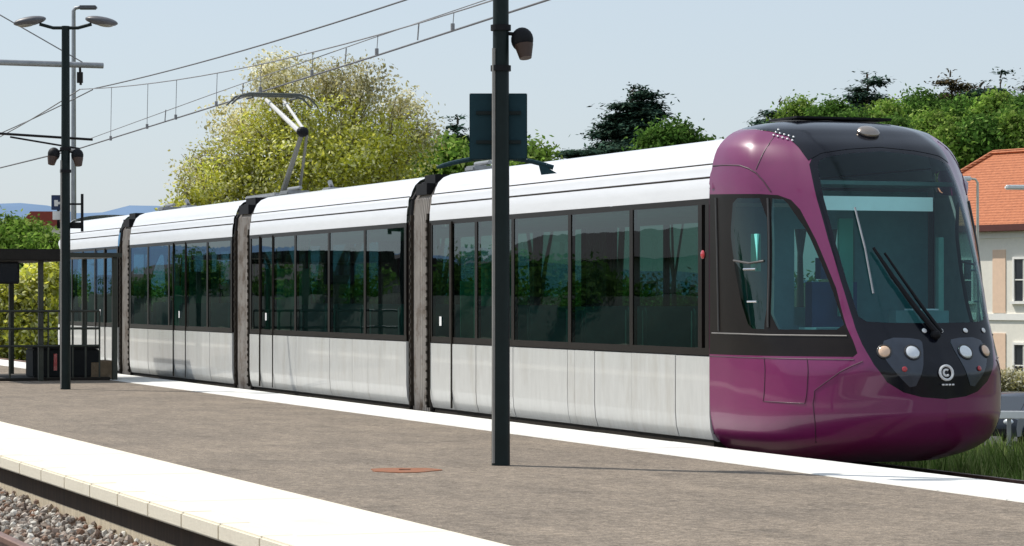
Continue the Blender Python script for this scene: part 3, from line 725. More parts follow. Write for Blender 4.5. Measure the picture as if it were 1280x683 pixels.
# ================================================================== catenary
WIRE = mat('wire_dark', (.13, .13, .14), .6, var=.1)
WIRE2 = mat('wire_grey', (.22, .22, .23), .6, var=.1)
YS, YN, YW = 61.8, 9.0, 116.0
mastm = GALV
def cat_mast(x, y, reach, label):
    t = empty('overhead_line_mast', (x, y, 0), 0, label=label, cat='overhead line mast', group='overhead line masts')
    s = 1 if reach > 0 else -1
    MB().box(-.11, .11, -.10, -.08, -.4, 8).box(-.11, .11, .08, .10, -.4, 8).box(-.01, .01, -.08, .08, -.4, 8).build('mast', mastm, t)
    MB().tube([(0, 0, 6.92), (reach + s * .55, 0, 6.92)], .07, 10).build('beam', mastm, t, smooth=True)
    MB().tube([(reach, 0, 6.9), (reach + .02, 0, 6.45)], .03, 8).tube([(reach, 0, 6.75), (reach, 0, 6.5)], .075, 12).build('insulator', BROWNB, t, smooth=True)
    MB().tube([(0, 0, 5.35), (reach + s * .3, 0, 5.18)], .03, 8).tube([(reach * .55, 0, 5.2), (reach, 0, 4.96)], .022, 8).build('registration_arm', BROWNB, t, smooth=True)
    return t
cat_mast(9.3, YS, XC - 9.3, 'overhead line mast whose beam and insulators reach in above the far platform at left')
cat_mast(16.2, YN, XC - 16.2, 'overhead line mast beyond the tram on the right, outside the picture')
def sag(a, b, s, n=28): return [tuple(Vector(a).lerp(Vector(b), i / n) - Vector((0, 0, s * 4 * (i / n) * (1 - i / n)))) for i in range(n + 1)]
def wire(name, pts, r, label, m=WIRE): return MB().tube(pts, r, 6).build(name, m, label=label, cat='overhead wire')
cA = [(XC, YS, 4.95), (XC, YN, 5.75)]; zc = lambda y: 4.95 + (YS - y) * .0155
mess = sag((XC, YS, 6.35), (XC, YN, 6.7), .95)
wire('feeder_wire', sag((XC + .35, YS, 6.38), (XC + .35, YN, 6.75), .45), .014, 'uppermost overhead wire rising from the insulator to the top of the picture')
mw = wire('messenger_wire', mess, .011, 'sagging messenger wire with droppers down to the contact wire', WIRE2)
wire('contact_wire', [(XC, YS, 4.97), (XC + .12, 40, zc(40)), (XC, YN, zc(YN))], .015, 'lowest overhead wire running along above the tram and its pantograph')
aux = [(XC + .05, YS - 1, 5.15), (XC + .05, 50, 5.38), (XC + .05, 40, 5.56), (XC + .05, YN, 6.0)]
wire('auxiliary_wire', aux, .008, 'thin wire just above the contact wire', WIRE2)
for i, y in enumerate((58.5, 55, 52.5, 49.3, 46.2, 43, 39.5, 36)):
    t = (YS - y) / (YS - YN); zm = 6.35 + .35 * t - .95 * 4 * t * (1 - t)
    MB().tube([(XC, y, zc(y)), (XC + .02, y, zm)], .007, 5).tube([(XC, y, zc(y) - .03), (XC, y, zc(y) + .07)], .03, 6).build('dropper', WIRE2, mw)
for y in (53.5, 47.5, 41.2, 37.6):
    MB().tube([(XC + .02, y, zc(y)), (XC + .04, y, zc(y) + .25)], .012, 5).build('clip', WIRE2, mw)
wire('contact_wire', [(XC, YS, 4.97), (XC - .3, YW, 4.95)], .018, 'lowest overhead wire of the far span, left of the lamp mast')
wire('messenger_wire', sag((XC, YS, 6.35), (XC - .3, YW, 6.35), .9), .014, 'sagging messenger wire of the far span, left of the lamp mast', WIRE2)
wire('feeder_wire', sag((XC + .3, YS, 6.35), (XC, YW, 6.1), .45), .014, 'upper wire of the far span, left of the lamp mast')
a = at(-40, -4, 60); b = at(103, 78, 61.8)
wire('stay_wire', [tuple(a), tuple(b)], .014, 'thin stay wire coming down from the upper left corner', WIRE2)
cat_mast(16.2, YW, XC - 16.2, 'farthest overhead line mast, behind the shelter and trees')
# ================================================================== shelter and things at the left
GREEN = mat('dark_green_post', (.03, .035, .025), .5, var=.3)
sh = at(60, 470, 48)
# local frame of the shelter follows the tracks: origin on the platform
def A(px, py, Z): return at(px, py, Z)
st = empty('platform_shelter', (9.0, 47.5, .003), 0, label='dark roofed platform shelter with rails at the left edge', cat='shelter')
L0 = Vector((9.0, 47.5, .003))
# x spans 8.1..10.3 in the world, y 46.5..50
MB().box(-1.5, .62, -.6, 2.8, 2.13, 2.34, bev=.02).build('roof', mat('shelter_roof_dark', (.02, .018, .016), .7, spec=.2, var=.2), st)
MB().box(.62, 1.62, -.4, 2.4, 2.20, 2.28, bev=.01).build('roof_edge', GREEN, st)
for x, y in ((-1.3, -.35), (.16, -.35), (1.50, -.3), (-1.3, 2.5), (.16, 2.5), (1.5, 2.3)):
    MB().box(x - .045, x + .045, y - .045, y + .045, 0, 2.2, bev=.008).build('post', GREEN, st)
mb = MB()
for z in (1.24, .93, .62): mb.tube([(-1.6, -.42, z), (1.2, -.42, z)], .022, 8)
for x in (-.9, -.4, .28, .50, .72, .95, 1.2): mb.tube([(x, -.42, .05), (x, -.42, 1.24)], .017, 8)
mb.build('railing', GREEN, st)
MB().box(-1.55, 1.45, -.2, 2.6, 0, .05, bev=.01).build('plinth', mat('plinth_dark', (.03, .025, .02), .9), st)
mn = MB().box(-.78, -.22, -.38, -.22, 1.72, 2.12, bev=.02).build('hanging_display', BLACKM, st)
MB().box(-.74, -.26, -.386, -.381, 1.76, 2.08).build('screen', BLACKP, mn)
w = .6
bx = empty('equipment_box', (9.45, 47.9, .055), 0, label='long dark box standing inside the shelter', cat='equipment box')
MB().box(-.35, .85, -.35, .35, 0, .50, bev=.02).build('box_body', SEATB, bx)
MB().box(-.37, .87, -.37, .37, .505, .54, bev=.01).build('lid', BLACKM, bx)
MB().box(.02, .08, -.358, -.352, .12, .42).build('red_label', REDL, bx)
bb = MB().box(10.12, 10.62, 47.55, 48.35, .006, .34, bev=.03).build('stone_block', mat('stone_block_tan', (.22, .16, .10), .9, var=.3, scale=7, bump=.5, dirt=((.45, .43, .40), 2.2, .58)), label='low tan stone block on the platform at the shelter corner', cat='stone block')

# ================================================================== foliage
def crown(name, blobs, n, size, mt, parent, flat=0.0, shell=.55, clump=14, aspect=1.6):
    """blobs: (x, y, z, rx, ry, rz) in the tree's own space; leaves grouped in small clumps near the surface of the blobs"""
    vol = np.array([b[3] * b[4] * b[5] for b in blobs]) ** .75; pr = vol / vol.sum(); nc = n // clump
    k = rng.choice(len(blobs), nc, p=pr); B_ = np.array(blobs)[k]
    d = rng.normal(size=(nc, 3)); d /= np.linalg.norm(d, axis=1)[:, None]
    r = 1 - shell * rng.random(nc) ** 1.6; r *= 1 + rng.normal(0, .07, nc)
    c = B_[:, :3] + d * B_[:, 3:] * r[:, None]
    cs = size * (2.2 + 2.2 * rng.random(nc))
    P = np.repeat(c, clump, 0) + rng.normal(size=(nc * clump, 3)) * np.repeat(cs, clump)[:, None] * np.array([1, 1, .7 if not flat else .25]) * .6
    N_ = len(P); nrm = rng.normal(size=(N_, 3)) + np.repeat(d, clump, 0) * .9 + np.array([0, 0, .5 + flat * 3]); nrm /= np.linalg.norm(nrm, axis=1)[:, None]
    t = np.cross(nrm, rng.normal(size=(N_, 3))); t /= np.linalg.norm(t, axis=1)[:, None] + 1e-9; b = np.cross(nrm, t)
    s = size * rng.uniform(.6, 1.3, N_)[:, None]
    V = np.stack([P - t * s * aspect * .5, P + b * s * .42, P + t * s * aspect * .5, P - b * s * .42], 1)
    return link(name, tri_mesh(name, V.reshape(-1, 3), 4), mt, parent)
def limbs(h, blobs, r, parent, m=BARK, n=2, z0=0):
    mb = MB(); base = Vector((0, 0, z0)); fork = Vector((0, 0, h * .32 + z0))
    mb.tube([base - Vector((0, 0, .3)), base + Vector((.03, .02, h * .15)), fork], [r * 1.3, r, r * .8], 10)
    for i, b in enumerate(blobs):
        e = Vector(b[:3]); m1_ = fork.lerp(e, .5) + Vector((random.uniform(-.2, .2), random.uniform(-.2, .2), random.uniform(0, .3)))
        mb.tube([fork - Vector((0, 0, random.uniform(0, h * .1))), m1_, e], [r * .5, r * .33, r * .15], 7)
        for k in range(n * 3):
            d = Vector((random.gauss(0, 1), random.gauss(0, 1), random.gauss(.4, .8))).normalized(); f = e + Vector((d.x * b[3], d.y * b[4], d.z * b[5])) * random.uniform(.7, 1.05)
            s_ = m1_.lerp(e, random.uniform(.3, 1)); mb.tube([s_, s_.lerp(f, .5) + Vector((0, 0, .1)), f], [r * .16, r * .1, r * .035], 5)
    return mb.build('trunk', m, parent, smooth=True)
YG = leafmat('spring_leaves_yellow', [(.62, .62, .07), (.76, .74, .15), (.45, .50, .05), (.92, .90, .55), (.28, .33, .04)], .5, .7)
YG2 = leafmat('spring_leaves_pale', [(.75, .70, .42), (.9, .88, .74), (.45, .41, .14), (.62, .57, .26)], .5, .7)
GR = leafmat('fresh_green_leaves', [(.17, .30, .04), (.28, .42, .08), (.10, .20, .03), (.42, .52, .15)], .35, .6)
DG = leafmat('cedar_needles', [(.035, .075, .05), (.06, .11, .075), (.02, .045, .035), (.10, .15, .10)], .1, .8)
BG = leafmat('brownish_needles', [(.09, .065, .035), (.12, .10, .05), (.04, .055, .025)], .1, .8)
MG = leafmat('mid_green_leaves', [(.07, .16, .03), (.14, .27, .05), (.045, .10, .02), (.24, .38, .10)], .3, .5)
def px_tree(name, Z, px, zbase, blobs, n, size, mt, label, cat='tree', trunk=.2, group=None, extra=None, bark=BARK, clump=14, flat=0, shell=.55, limb=2, aspect=1.6):
    """blobs measured as (px, py, rx_px, ry_px) seen from the platform, given depth at random"""
    q = at(px, 371, Z); t = empty(name, (q.x, q.y, zbase), -TH, label=label, cat=cat, group=group); k = Z / F
    bl = []
    for b in blobs:
        rx, rz = b[2] * k, b[3] * k
        bl.append(((b[0] - px) * k, random.uniform(-1, 1) * rx * .7, EYE + (HY - b[1]) * k - zbase, rx, rx * random.uniform(.85, 1.1), rz))
    top = max(b[2] for b in bl)
    limbs(top, bl, trunk, t, bark, limb)
    crown('crown', bl, n, size, mt, t, clump=clump, flat=flat, shell=shell, aspect=aspect)
    if extra:
        e = []
        for b in extra[0]:
            rx, rz = b[2] * k, b[3] * k; e.append(((b[0] - px) * k, random.uniform(-.6, .6) * rx, EYE + (HY - b[1]) * k - zbase, rx, rx, rz))
        crown('crown', e, extra[1], extra[2], extra[3], t, clump=extra[4], shell=.9)
        limbs(top, e, trunk * .6, t, BARKL, 4)
    return t
# the big airy spring tree behind the tram
px_tree('spring_tree', 75, 395, -2.5, [(400, 205, 92, 62), (292, 218, 66, 46), (240, 250, 34, 28), (330, 260, 90, 40), (430, 180, 72, 62), (490, 190, 55, 52), (345, 168, 56, 46), (460, 240, 80, 40)], 44000, .08, YG,
        'big airy yellow green spring tree rising behind the tram', trunk=.26, bark=BARKL, clump=12, shell=.92, limb=5,
        extra=([(352, 110, 46, 42), (410, 105, 48, 36), (455, 112, 40, 40), (500, 138, 36, 34), (300, 160, 42, 42), (250, 215, 36, 32), (530, 168, 24, 26), (340, 92, 26, 26)], 13000, .075, YG2, 4))
px_tree('green_tree', 82, 540, -2.5, [(545, 205, 40, 30), (515, 215, 36, 26), (580, 212, 30, 24), (500, 240, 50, 30), (560, 235, 40, 30)], 16000, .13, GR, 'green leafy tree to the right of the yellow spring tree', clump=10)
px_tree('green_tree', 86, 668, -2.5, [(668, 200, 20, 20), (650, 222, 24, 22), (683, 212, 10, 14), (700, 240, 26, 22)], 6000, .12, GR, 'small green tree showing just right of the sign panel', clump=9)
# shrubs and trees behind the shelter
px_tree('green_tree', 92, 35, -2.5, [(30, 305, 34, 28), (5, 300, 30, 26), (60, 320, 24, 26), (20, 345, 40, 30), (-20, 330, 40, 45)], 22000, .12, GR, 'rounded bright green tree behind the shelter roof', clump=10)
px_tree('yellow_bush', 80, 40, -2.5, [(20, 385, 40, 40), (60, 370, 30, 46), (-15, 385, 40, 40), (50, 420, 40, 30), (10, 425, 40, 30), (85, 400, 26, 40)], 24000, .12, YG, 'yellow green bush seen through the shelter', 'bush', .09, clump=10)

def cedar(px, Z, zbase, top_py, base_py, wpx, label, mt=DG, n=9000, tiers=9, lean=0, group=None, pw=.75):
    q = at(px, 371, Z); k = Z / F; t = empty('cedar_tree', (q.x, q.y, zbase), -TH, label=label, cat='cedar', group=group)
    H_ = EYE + (HY - top_py) * k - zbase; hb = EYE + (HY - base_py) * k - zbase; W = wpx * k / 2; bl = []
    for i in range(tiers):
        f = i / (tiers - 1); z = hb + (H_ - hb) * f; w = W * (1 - f) ** pw * random.uniform(.75, 1.1) + W * .08
        for j in range(5 if f < .8 else 2):
            a = random.uniform(0, 6.28); rr = w * random.uniform(.35, .75)
            bl.append((math.cos(a) * rr + lean * f, math.sin(a) * rr, z + random.uniform(-.12, .12) * (H_ - hb) / tiers * 3, w * random.uniform(.35, .6), w * random.uniform(.35, .6), max(.13, (H_ - hb) / tiers * random.uniform(.26, .5))))
    mb = MB(); mb.tube([(0, 0, -.5), (lean * .3, 0, H_ * .5), (lean, 0, H_ * .96)], [.3, .2, .05], 9)
    for b in bl: mb.tube([(lean * .6, 0, b[2] - .4), ((b[0] + lean * .6) / 2, b[1] / 2, b[2] - .15), (b[0], b[1], b[2])], [.09, .06, .02], 5)
    mb.build('trunk', BARK, t, smooth=True); crown('crown', bl, n, .16 if Z < 150 else .2, mt, t, flat=1, shell=.8, clump=10, aspect=2.2)
    return t
cedar(770, 190, -2, 110, 215, 140, 'dark flat-tiered cedar standing alone behind the roof of the front car', n=60000, tiers=10, lean=1.6, pw=.6)
cedar(572, 180, -2, 148, 215, 62, 'small dark conifer between the spring tree and the sign panel', n=12000, tiers=6)
cedar(640, 185, -2, 152, 215, 50, 'dark conifer top hidden behind the sign panel', n=4000, tiers=5)
px_tree('hill_tree', 175, 842, -2, [(842, 168, 20, 12), (825, 182, 24, 14), (868, 185, 22, 12)], 6000, .22, MG, 'small green tree right of the lone dark cedar', clump=10)
# wooded hill at the right
HILL = mat('hill_floor', (.035, .055, .02), .95, var=.4, scale=.3)
def hz(x, y):
    d = ((x - 108) / 75) ** 2 + ((y - 215) / 80) ** 2
    return -2.6 + 17.5 * math.exp(-d * 1.3)
c0 = at(1200, 371, 200)
def hz(x, y):
    dx = (x - c0.x - 30) * CS - (y - c0.y) * SN; dy = (x - c0.x - 30) * SN + (y - c0.y) * CS
    s = 1 / (1 + math.exp(-(dx + 34) / 7)); return -2.7 + 12.0 * s * math.exp(-((dy - 12) / 62) ** 2)
sheet('wooded_hill', [c0.x - 80 + 8 * i for i in range(26)], [c0.y - 90 + 8 * i for i in range(26)], hz, HILL)
hg_ = 'trees on the wooded hill at right'
row = [  # px, Z, top, radius px, material, what sets it apart
 (965, 215, 124, 30, 'c', 'dark conifer at the left end of the wooded hill'),
 (1000, 200, 124, 34, 'g', 'pale green tree just above the left of the cab roof'),
 (1040, 190, 128, 32, 'm', 'mid green tree just above the cab roof headlight'),
 (1082, 215, 90, 34, 'c', 'tallest dark cedar with flat tiers above the middle of the cab roof'),
 (1110, 185, 128, 34, 'g', 'light green tree above the right shoulder of the cab roof'),
 (1150, 200, 112, 36, 'm', 'mid green tree between the tall cedar and the brown conifer'),
 (1185, 215, 92, 40, 'b', 'brownish conifer at the crest of the wooded hill'),
 (1215, 205, 100, 36, 'c', 'dark conifer right of the brown conifer on the crest'),
 (1250, 210, 96, 38, 'c', 'dark conifer near the right edge on the crest'),
 (1285, 205, 98, 40, 'b', 'brownish conifer cut by the right edge on the crest'),
 (1165, 170, 140, 36, 'g', 'fresh green tree low on the hill, right above the windscreen corner'),
 (1205, 172, 125, 36, 'm', 'mid green tree in the middle of the hill slope'),
 (1245, 170, 118, 36, 'g', 'fresh green tree above the ridge of the orange roof'),
 (1282, 165, 122, 36, 'm', 'mid green tree cut by the right edge above the roof'),
 (1225, 150, 148, 34, 'm', 'darker tree directly left of the orange roof ridge'),
 (1185, 150, 162, 30, 'g', 'yellowish tree lowest on the slope beside the orange roof'),
 (1265, 150, 145, 32, 'g', 'pale green tree rising just behind the orange roof'),
 (1120, 165, 150, 30, 'm', 'low green tree half hidden by the right of the cab roof'),
 (1070, 170, 138, 32, 'm', 'low green tree half hidden by the middle of the cab roof'),
 (1300, 150, 138, 32, 'm', 'green tree outside the right edge behind the house')]
for px, Z, tp, rp, kd, lb in row:
    q = at(px, 371, Z); zb = hz(q.x, q.y)
    if kd in 'cb':
        cedar(px, Z, zb, tp, tp + 84, rp * 2.9, lb, DG if kd == 'c' else BG, 20000, 6, group=hg_, pw=.35, lean=random.uniform(-1, 1))
    else:
        bl = [(px, tp + rp * .65, rp * .62, rp * .62)] + [(px + random.uniform(-.75, .75) * rp, tp + rp * random.uniform(.75, 1.6), rp * random.uniform(.38, .6), rp * random.uniform(.32, .5)) for _ in range(7)] + [(px + random.uniform(-.7, .7) * rp, tp + rp * random.uniform(1.7, 2.6), rp * random.uniform(.5, .7), rp * random.uniform(.5, .8)) for _ in range(5)]
        px_tree('hill_tree', Z, px, zb, bl, 30000, .19, GR if kd == 'g' else MG, lb, group=hg_, clump=12, shell=.5, trunk=.25)
# bush in front of the house
px_tree('yellow_bush', 84, 1255, -2.5, [(1240, 480, 18, 14), (1262, 478, 20, 13), (1285, 482, 20, 14)], 9000, .07, YG2, 'low pale bush in front of the orange roofed house', 'bush', .04, clump=8)

def wood():
    bl = []
    for i in range(230):
        px_ = -900 + i * 12 + random.uniform(-5, 5); Z_ = random.uniform(330, 420); q_ = at(px_, 371, Z_)
        for k_ in range(2): bl.append((q_.x + random.uniform(-3, 3), q_.y, -2.5 + random.uniform(1.5, 4.5), random.uniform(3, 5), random.uniform(3, 5), random.uniform(1.8, 3.2)))
    o = crown('distant_wood', bl, 60000, .55, MG, None, clump=10); o['kind'] = 'stuff'; o['label'] = 'far line of woodland behind the station'; o['category'] = 'woodland'
wood()

# ================================================================== house at the right
WALLW = mat('house_wall_cream', (.86, .82, .72), .85, var=.05, dirt=((.72, .66, .56), .8, .6))
PEACH = mat('house_panel_peach', (.86, .62, .45), .85, var=.05)
WTRIM = mat('house_trim_white', (.9, .88, .82), .8, var=.04)
def tilemat():
    m, nt, N, L, B = newmat('terracotta_tiles'); tc = N.new('ShaderNodeTexCoord')
    w = N.new('ShaderNodeTexWave'); w.inputs['Scale'].default_value = 3.2; w.bands_direction = 'Z'; w.inputs['Distortion'].default_value = .6
    L.new(tc.outputs['Object'], w.inputs['Vector'])
    n = N.new('ShaderNodeTexNoise'); n.inputs['Scale'].default_value = 9; n.inputs['Detail'].default_value = 8; n.inputs['Roughness'].default_value = .8; L.new(tc.outputs['Object'], n.inputs['Vector'])
    ad = N.new('ShaderNodeMath'); ad.operation = 'MULTIPLY_ADD'; ad.inputs[1].default_value = .18; L.new(w.outputs['Fac'], ad.inputs[0]); L.new(n.outputs['Fac'], ad.inputs[2])
    r = N.new('ShaderNodeValToRGB'); e = r.color_ramp.elements; e[0].position = .36; e[1].position = .78; e[0].color = (.20, .06, .025, 1); e[1].color = (.55, .20, .09, 1)
    k = e.new(.55); k.color = (.40, .125, .05, 1)
    L.new(ad.outputs[0], r.inputs[0]); L.new(r.outputs[0], B.inputs['Base Color']); B.inputs['Roughness'].default_value = .85
    bp = N.new('ShaderNodeBump'); bp.inputs['Strength'].default_value = .7; bp.inputs['Distance'].default_value = .05; L.new(w.outputs['Fac'], bp.inputs['Height']); L.new(bp.outputs[0], B.inputs['Normal']); return m
TILE = tilemat()
REDEAVE = mat('eave_dark_red', (.10, .025, .02), .7)
hq = at(1103, 371, 96); ang = -R(78)
hs = empty('house', (hq.x, hq.y, -2.5), ang, label='cream and peach house with an orange tiled hip roof at the right edge', cat='house')
Wd, Dp, He, Hr = 15.5, 7.0, 6.45, 9.15
MB().box(0, Wd, 0, Dp, 0, He).build('wall', WALLW, hs)
run = 2.0; o_ = .35
mb = MB(); r0 = [(-o_, -o_, He), (Wd + o_, -o_, He), (Wd + o_, Dp + o_, He), (-o_, Dp + o_, He), (run, Dp / 2, Hr), (Wd - run, Dp / 2, Hr)]
mb.add(r0, [(0, 1, 5, 4), (1, 2, 5), (2, 3, 4, 5), (3, 0, 4), (3, 2, 1, 0)])
rf = mb.build('roof', TILE, hs)
MB().box(-o_ - .03, Wd + o_ + .03, -o_ - .04, -o_ + .04, He - .22, He - .005).box(-o_ - .04, -o_ + .04, -o_ + .045, Dp + o_, He - .22, He - .005).build('eave', REDEAVE, rf)
MB().tube([(run, Dp / 2, Hr + .03), (Wd - run, Dp / 2, Hr + .03)], .11, 8).tube([(-o_, -o_, He + .03), (run, Dp / 2, Hr + .03)], .10, 8).tube([(Wd + o_, -o_, He + .03), (Wd - run, Dp / 2, Hr + .03)], .10, 8).build('ridge_tiles', TILE, rf)
MB().box(0, Wd, -.05, -.003, 3.20, 3.42).box(0, Wd, -.05, -.003, 6.0, 6.22).build('string_course', WTRIM, hs)
for i in range(4):
    x = 2.50 + i * 2.95
    for z0 in (.9, 3.75):
        MB().box(x + .28, x + .90, -.03, -.003, z0 - .3, z0 + 1.85).build('wall_panel', PEACH, hs)
    for z0 in (.95, 3.85):
        wn = MB().box(x + 1.28, x + 1.36, -.07, -.003, z0, z0 + 1.5).box(x + 2.22, x + 2.30, -.07, -.003, z0, z0 + 1.5).box(x + 1.36, x + 2.22, -.07, -.003, z0 + 1.42, z0 + 1.5).box(x + 1.2, x + 2.38, -.12, -.003, z0 - .1, z0 - .003).build('window', WTRIM, hs)
        MB().box(x + 1.365, x + 2.215, -.02, -.004, z0, z0 + 1.415).build('pane', mat('window_dark', (.03, .035, .045), .15, coat=.3), wn)
        MB().box(x + 1.77, x + 1.81, -.045, -.022, z0, z0 + 1.415).box(x + 1.365, x + 1.77, -.045, -.022, z0 + .7, z0 + .74).box(x + 1.81, x + 2.215, -.045, -.022, z0 + .7, z0 + .74).build('glazing_bar', WTRIM, wn)
        if z0 < 2: MB().box(x + 1.3, x + 2.28, -.26, -.125, z0 - .06, z0 + .12, bev=.02).build('flower_box', REDL, wn)
# parked car in the street
def car_thing(loc, rz, label):
    t = empty('parked_car', loc, rz, label=label, cat='car')
    side = [(-1.95, .32), (-2.0, .55), (-1.92, .80), (-1.2, .93), (-.55, 1.30), (-.2, 1.40), (.9, 1.40), (1.5, 1.08), (1.95, .95), (2.0, .6), (1.95, .32)]
    def loft(poly, w0, w1):
        n = len(poly); v = []
        for s, fac in ((-1, .93), (-.86, 1), (.86, 1), (1, .93)):
            for x, z in poly: v.append((x * (1 if abs(s) < 1 else .985), s * (w0 if z < .96 else w1), z if abs(s) < 1 else .32 + (z - .32) * fac))
        f = [tuple(range(n)), tuple(range(4 * n - 1, 3 * n - 1, -1))]
        for k in range(3): f += [(k * n + i, k * n + (i + 1) % n, (k + 1) * n + (i + 1) % n, (k + 1) * n + i) for i in range(n)]
        return v, f
    v, f = loft(side, .86, .68); body = MB().add(v, f).build('body', mat('dark_car_paint', (.02, .027, .04), .35, coat=.3), t, smooth=True)
    DGL = mat('car_glass', (.015, .02, .025), .06, coat=1)
    MB().add([(-1.17, -.62, .955), (-1.17, .62, .955), (-.56, .56, 1.32), (-.56, -.56, 1.32)], [(0, 1, 2, 3)]).build('windscreen', DGL, body)
    for s in (-1, 1): MB().add([(-1.0, s * .79, .99), (1.35, s * .79, .99), (.85, s * .675, 1.33), (-.35, s * .675, 1.33)], [(0, 1, 2, 3)]).build('side_window', DGL, body)
    MB().box(-2.02, -1.93, -.62, .62, .34, .52, bev=.02).build('grille', BLACKM, body)
    for s in (-1, 1): MB().ball((-1.93, s * .62, .70), .08, .15, .09).build('headlight', LENS, body, smooth=True)
    for x in (-1.25, 1.25):
        for s in (-1, 1):
            wh = MB().tube([(x, s * .70, .31), (x, s * .90, .31)], .31, 24).build('wheel', RUBBER, t, smooth=True)
            MB().tube([(x, s * .90, .31), (x, s * .915, .31)], .19, 18).build('rim', GALV, wh, smooth=True)
    return t
q = at(1270, 371, 72); car_thing((q.x, q.y, -2.5), R(35), 'small dark blue car parked below the house, just right of the tram nose')
bq = at(1236, 371, 66); br = empty('street_barrier', (bq.x, bq.y, -2.5), -TH - .1, label='low white street barrier in front of the dark car', cat='barrier')
MB().box(0, 3.2, -.04, .04, .98, 1.17, bev=.015).build('rail', WHITEM, br)
for x in (.5, 1.8, 3.0): MB().box(x - .05, x + .05, .045, .12, 0, 1.15).build('post', GALV, br)
ROADM = mat('street_asphalt', (.04, .04, .04), .9, var=.2, scale=4)
a0 = at(1285, 371, 74)
structure(MB().box(a0.x - 5, a0.x + 4, -40, 200, -2.6, -2.505).build('street', ROADM))
# pale garden wall in front of the house
# red roofed distant house left, hills
q = at(56, 371, 130); rh = empty('distant_house', (q.x, q.y, -2.5), -R(10), label='distant house with a small red roof above the trees at left', cat='house')
MB().box(-.9, .9, 0, 4, 0, 7.6).build('wall', WALLW, rh)
MB().prism([(-1.2, 7.45), (1.2, 7.45), (.5, 8.15), (-.7, 8.15)], 'y', -.3, 4.3).build('roof', mat('red_roof', (.28, .05, .035), .8), rh)
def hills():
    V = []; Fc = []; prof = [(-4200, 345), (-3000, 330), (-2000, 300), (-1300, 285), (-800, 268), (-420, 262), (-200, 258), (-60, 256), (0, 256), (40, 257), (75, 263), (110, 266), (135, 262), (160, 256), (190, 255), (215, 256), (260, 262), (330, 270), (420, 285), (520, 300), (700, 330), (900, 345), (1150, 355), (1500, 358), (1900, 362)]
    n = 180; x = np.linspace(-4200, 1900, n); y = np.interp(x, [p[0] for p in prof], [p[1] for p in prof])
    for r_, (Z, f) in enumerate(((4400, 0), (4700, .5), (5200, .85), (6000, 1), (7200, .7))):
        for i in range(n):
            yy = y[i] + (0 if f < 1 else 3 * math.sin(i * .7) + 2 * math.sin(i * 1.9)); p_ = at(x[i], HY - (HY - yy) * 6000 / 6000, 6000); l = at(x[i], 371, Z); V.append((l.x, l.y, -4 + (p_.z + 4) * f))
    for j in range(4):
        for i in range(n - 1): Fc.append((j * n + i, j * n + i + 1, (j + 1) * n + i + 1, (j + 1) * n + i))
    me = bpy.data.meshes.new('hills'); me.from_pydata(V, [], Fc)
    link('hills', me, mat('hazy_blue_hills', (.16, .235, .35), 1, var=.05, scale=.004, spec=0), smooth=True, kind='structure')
hills()

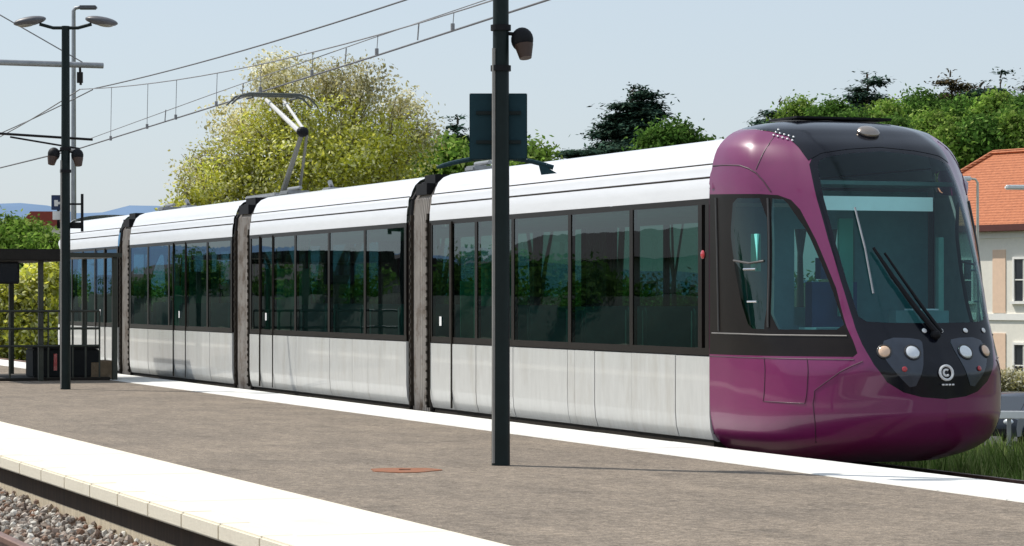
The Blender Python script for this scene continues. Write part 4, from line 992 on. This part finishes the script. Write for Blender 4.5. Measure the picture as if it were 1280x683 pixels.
# ================================================================== the far side of the station (what the tram's glass mirrors)
STN = mat('station_render', (.40, .37, .30), .9, var=.3)
def shed(y0, y1, h, x=-24, lb=''):
    t = empty('station_building', (x, (y0 + y1) / 2, -.42), 0, label=lb, cat='building'); L_ = (y1 - y0) / 2
    MB().box(-8, 0, -L_, L_, 0, h).build('wall', STN, t)
    MB().prism([(-8.6, h + .003), (.6, h + .003), (-4, h + 1.5)], 'y', -L_ - .4, L_ + .4).build('roof', mat('station_roof', (.05, .03, .025), .85), t)
    y = -L_ + 2
    while y < L_ - 2:
        MB().box(.003, .05, y, y + 1.1, 1.0, 2.5).build('window', BLACKM, t); y += 4
shed(62, 92, 2.6, lb='long low station building across the near track'); shed(100, 128, 3.6, lb='taller station shed across the near track'); shed(150, 215, 3.0, lb='farthest long station shed across the near track')
mid = None
for i, y in enumerate((46, 52, 58, 66, 73, 79, 88, 97, 106, 113, 121, 131, 139, 144, 155, 168, 176, 188, 199, 209, 220, 232, 245, 262, 285)):
    t = empty('hedge_tree', (-21.5 - (i % 4) * .8, y, -.42), 0, label='dark green tree in the row across the near track', cat='tree', group='trees across the near track')
    hh = random.uniform(1.0, 2.6); bl = [(random.uniform(-.6, .6), random.uniform(-1.6, 1.6), hh + random.uniform(0, 1.3), 1.0, random.uniform(.6, 1.5), random.uniform(.6, 1.1)) for _ in range(5)]
    limbs(hh, bl, .1, t); crown('crown', bl, 2600, .22, MG, t)
# low hedge (the dark base line)
structure(sheet('embankment', [-40, -30, -21, -19], [-30, 30, 60, 100, 200, 320], lambda x, y: -.43 if x > -20 else (1.5 if x > -25 else 1.8), mat('embankment_scrub', (.03, .035, .02), .95, var=.8, scale=.25)))

# ================================================================== light
sun = bpy.data.lights.new('sun', 'SUN'); so = bpy.data.objects.new('sun', sun); col.objects.link(so)
sun.energy = 4.6; sun.angle = R(.53); sun.color = (1, .95, .87)
el = R(53); hor = Vector((-.68, .73, 0)).normalized(); D = (hor * math.cos(el) + Vector((0, 0, math.sin(el))))
so.rotation_euler = D.to_track_quat('Z', 'Y').to_euler(); so.location = (0, 0, 40)
w = bpy.data.worlds.new('World'); sc.world = w; w.use_nodes = True; nt = w.node_tree
sky = nt.nodes.new('ShaderNodeTexSky'); sky.sky_type = 'NISHITA'; sky.sun_disc = False
sky.sun_elevation = el; sky.sun_rotation = math.atan2(hor.x, hor.y); sky.altitude = 200; sky.air_density = 1.2; sky.dust_density = 1.0; sky.ozone_density = 3.5
hz_ = nt.nodes.new('ShaderNodeMix'); hz_.data_type = 'RGBA'; hz_.inputs['Factor'].default_value = .72; hz_.inputs['B'].default_value = (4.5, 5.05, 5.7, 1)
nt.links.new(sky.outputs[0], hz_.inputs['A']); nt.links.new(hz_.outputs['Result'], nt.nodes['Background'].inputs[0]); nt.nodes['Background'].inputs[1].default_value = .14
sc.view_settings.view_transform = 'Standard'; sc.view_settings.look = 'None'; sc.view_settings.exposure = 0; sc.view_settings.gamma = 1
sc.cycles.max_bounces = 8; sc.cycles.transparent_max_bounces = 24; sc.cycles.caustics_reflective = False; sc.cycles.caustics_refractive = False
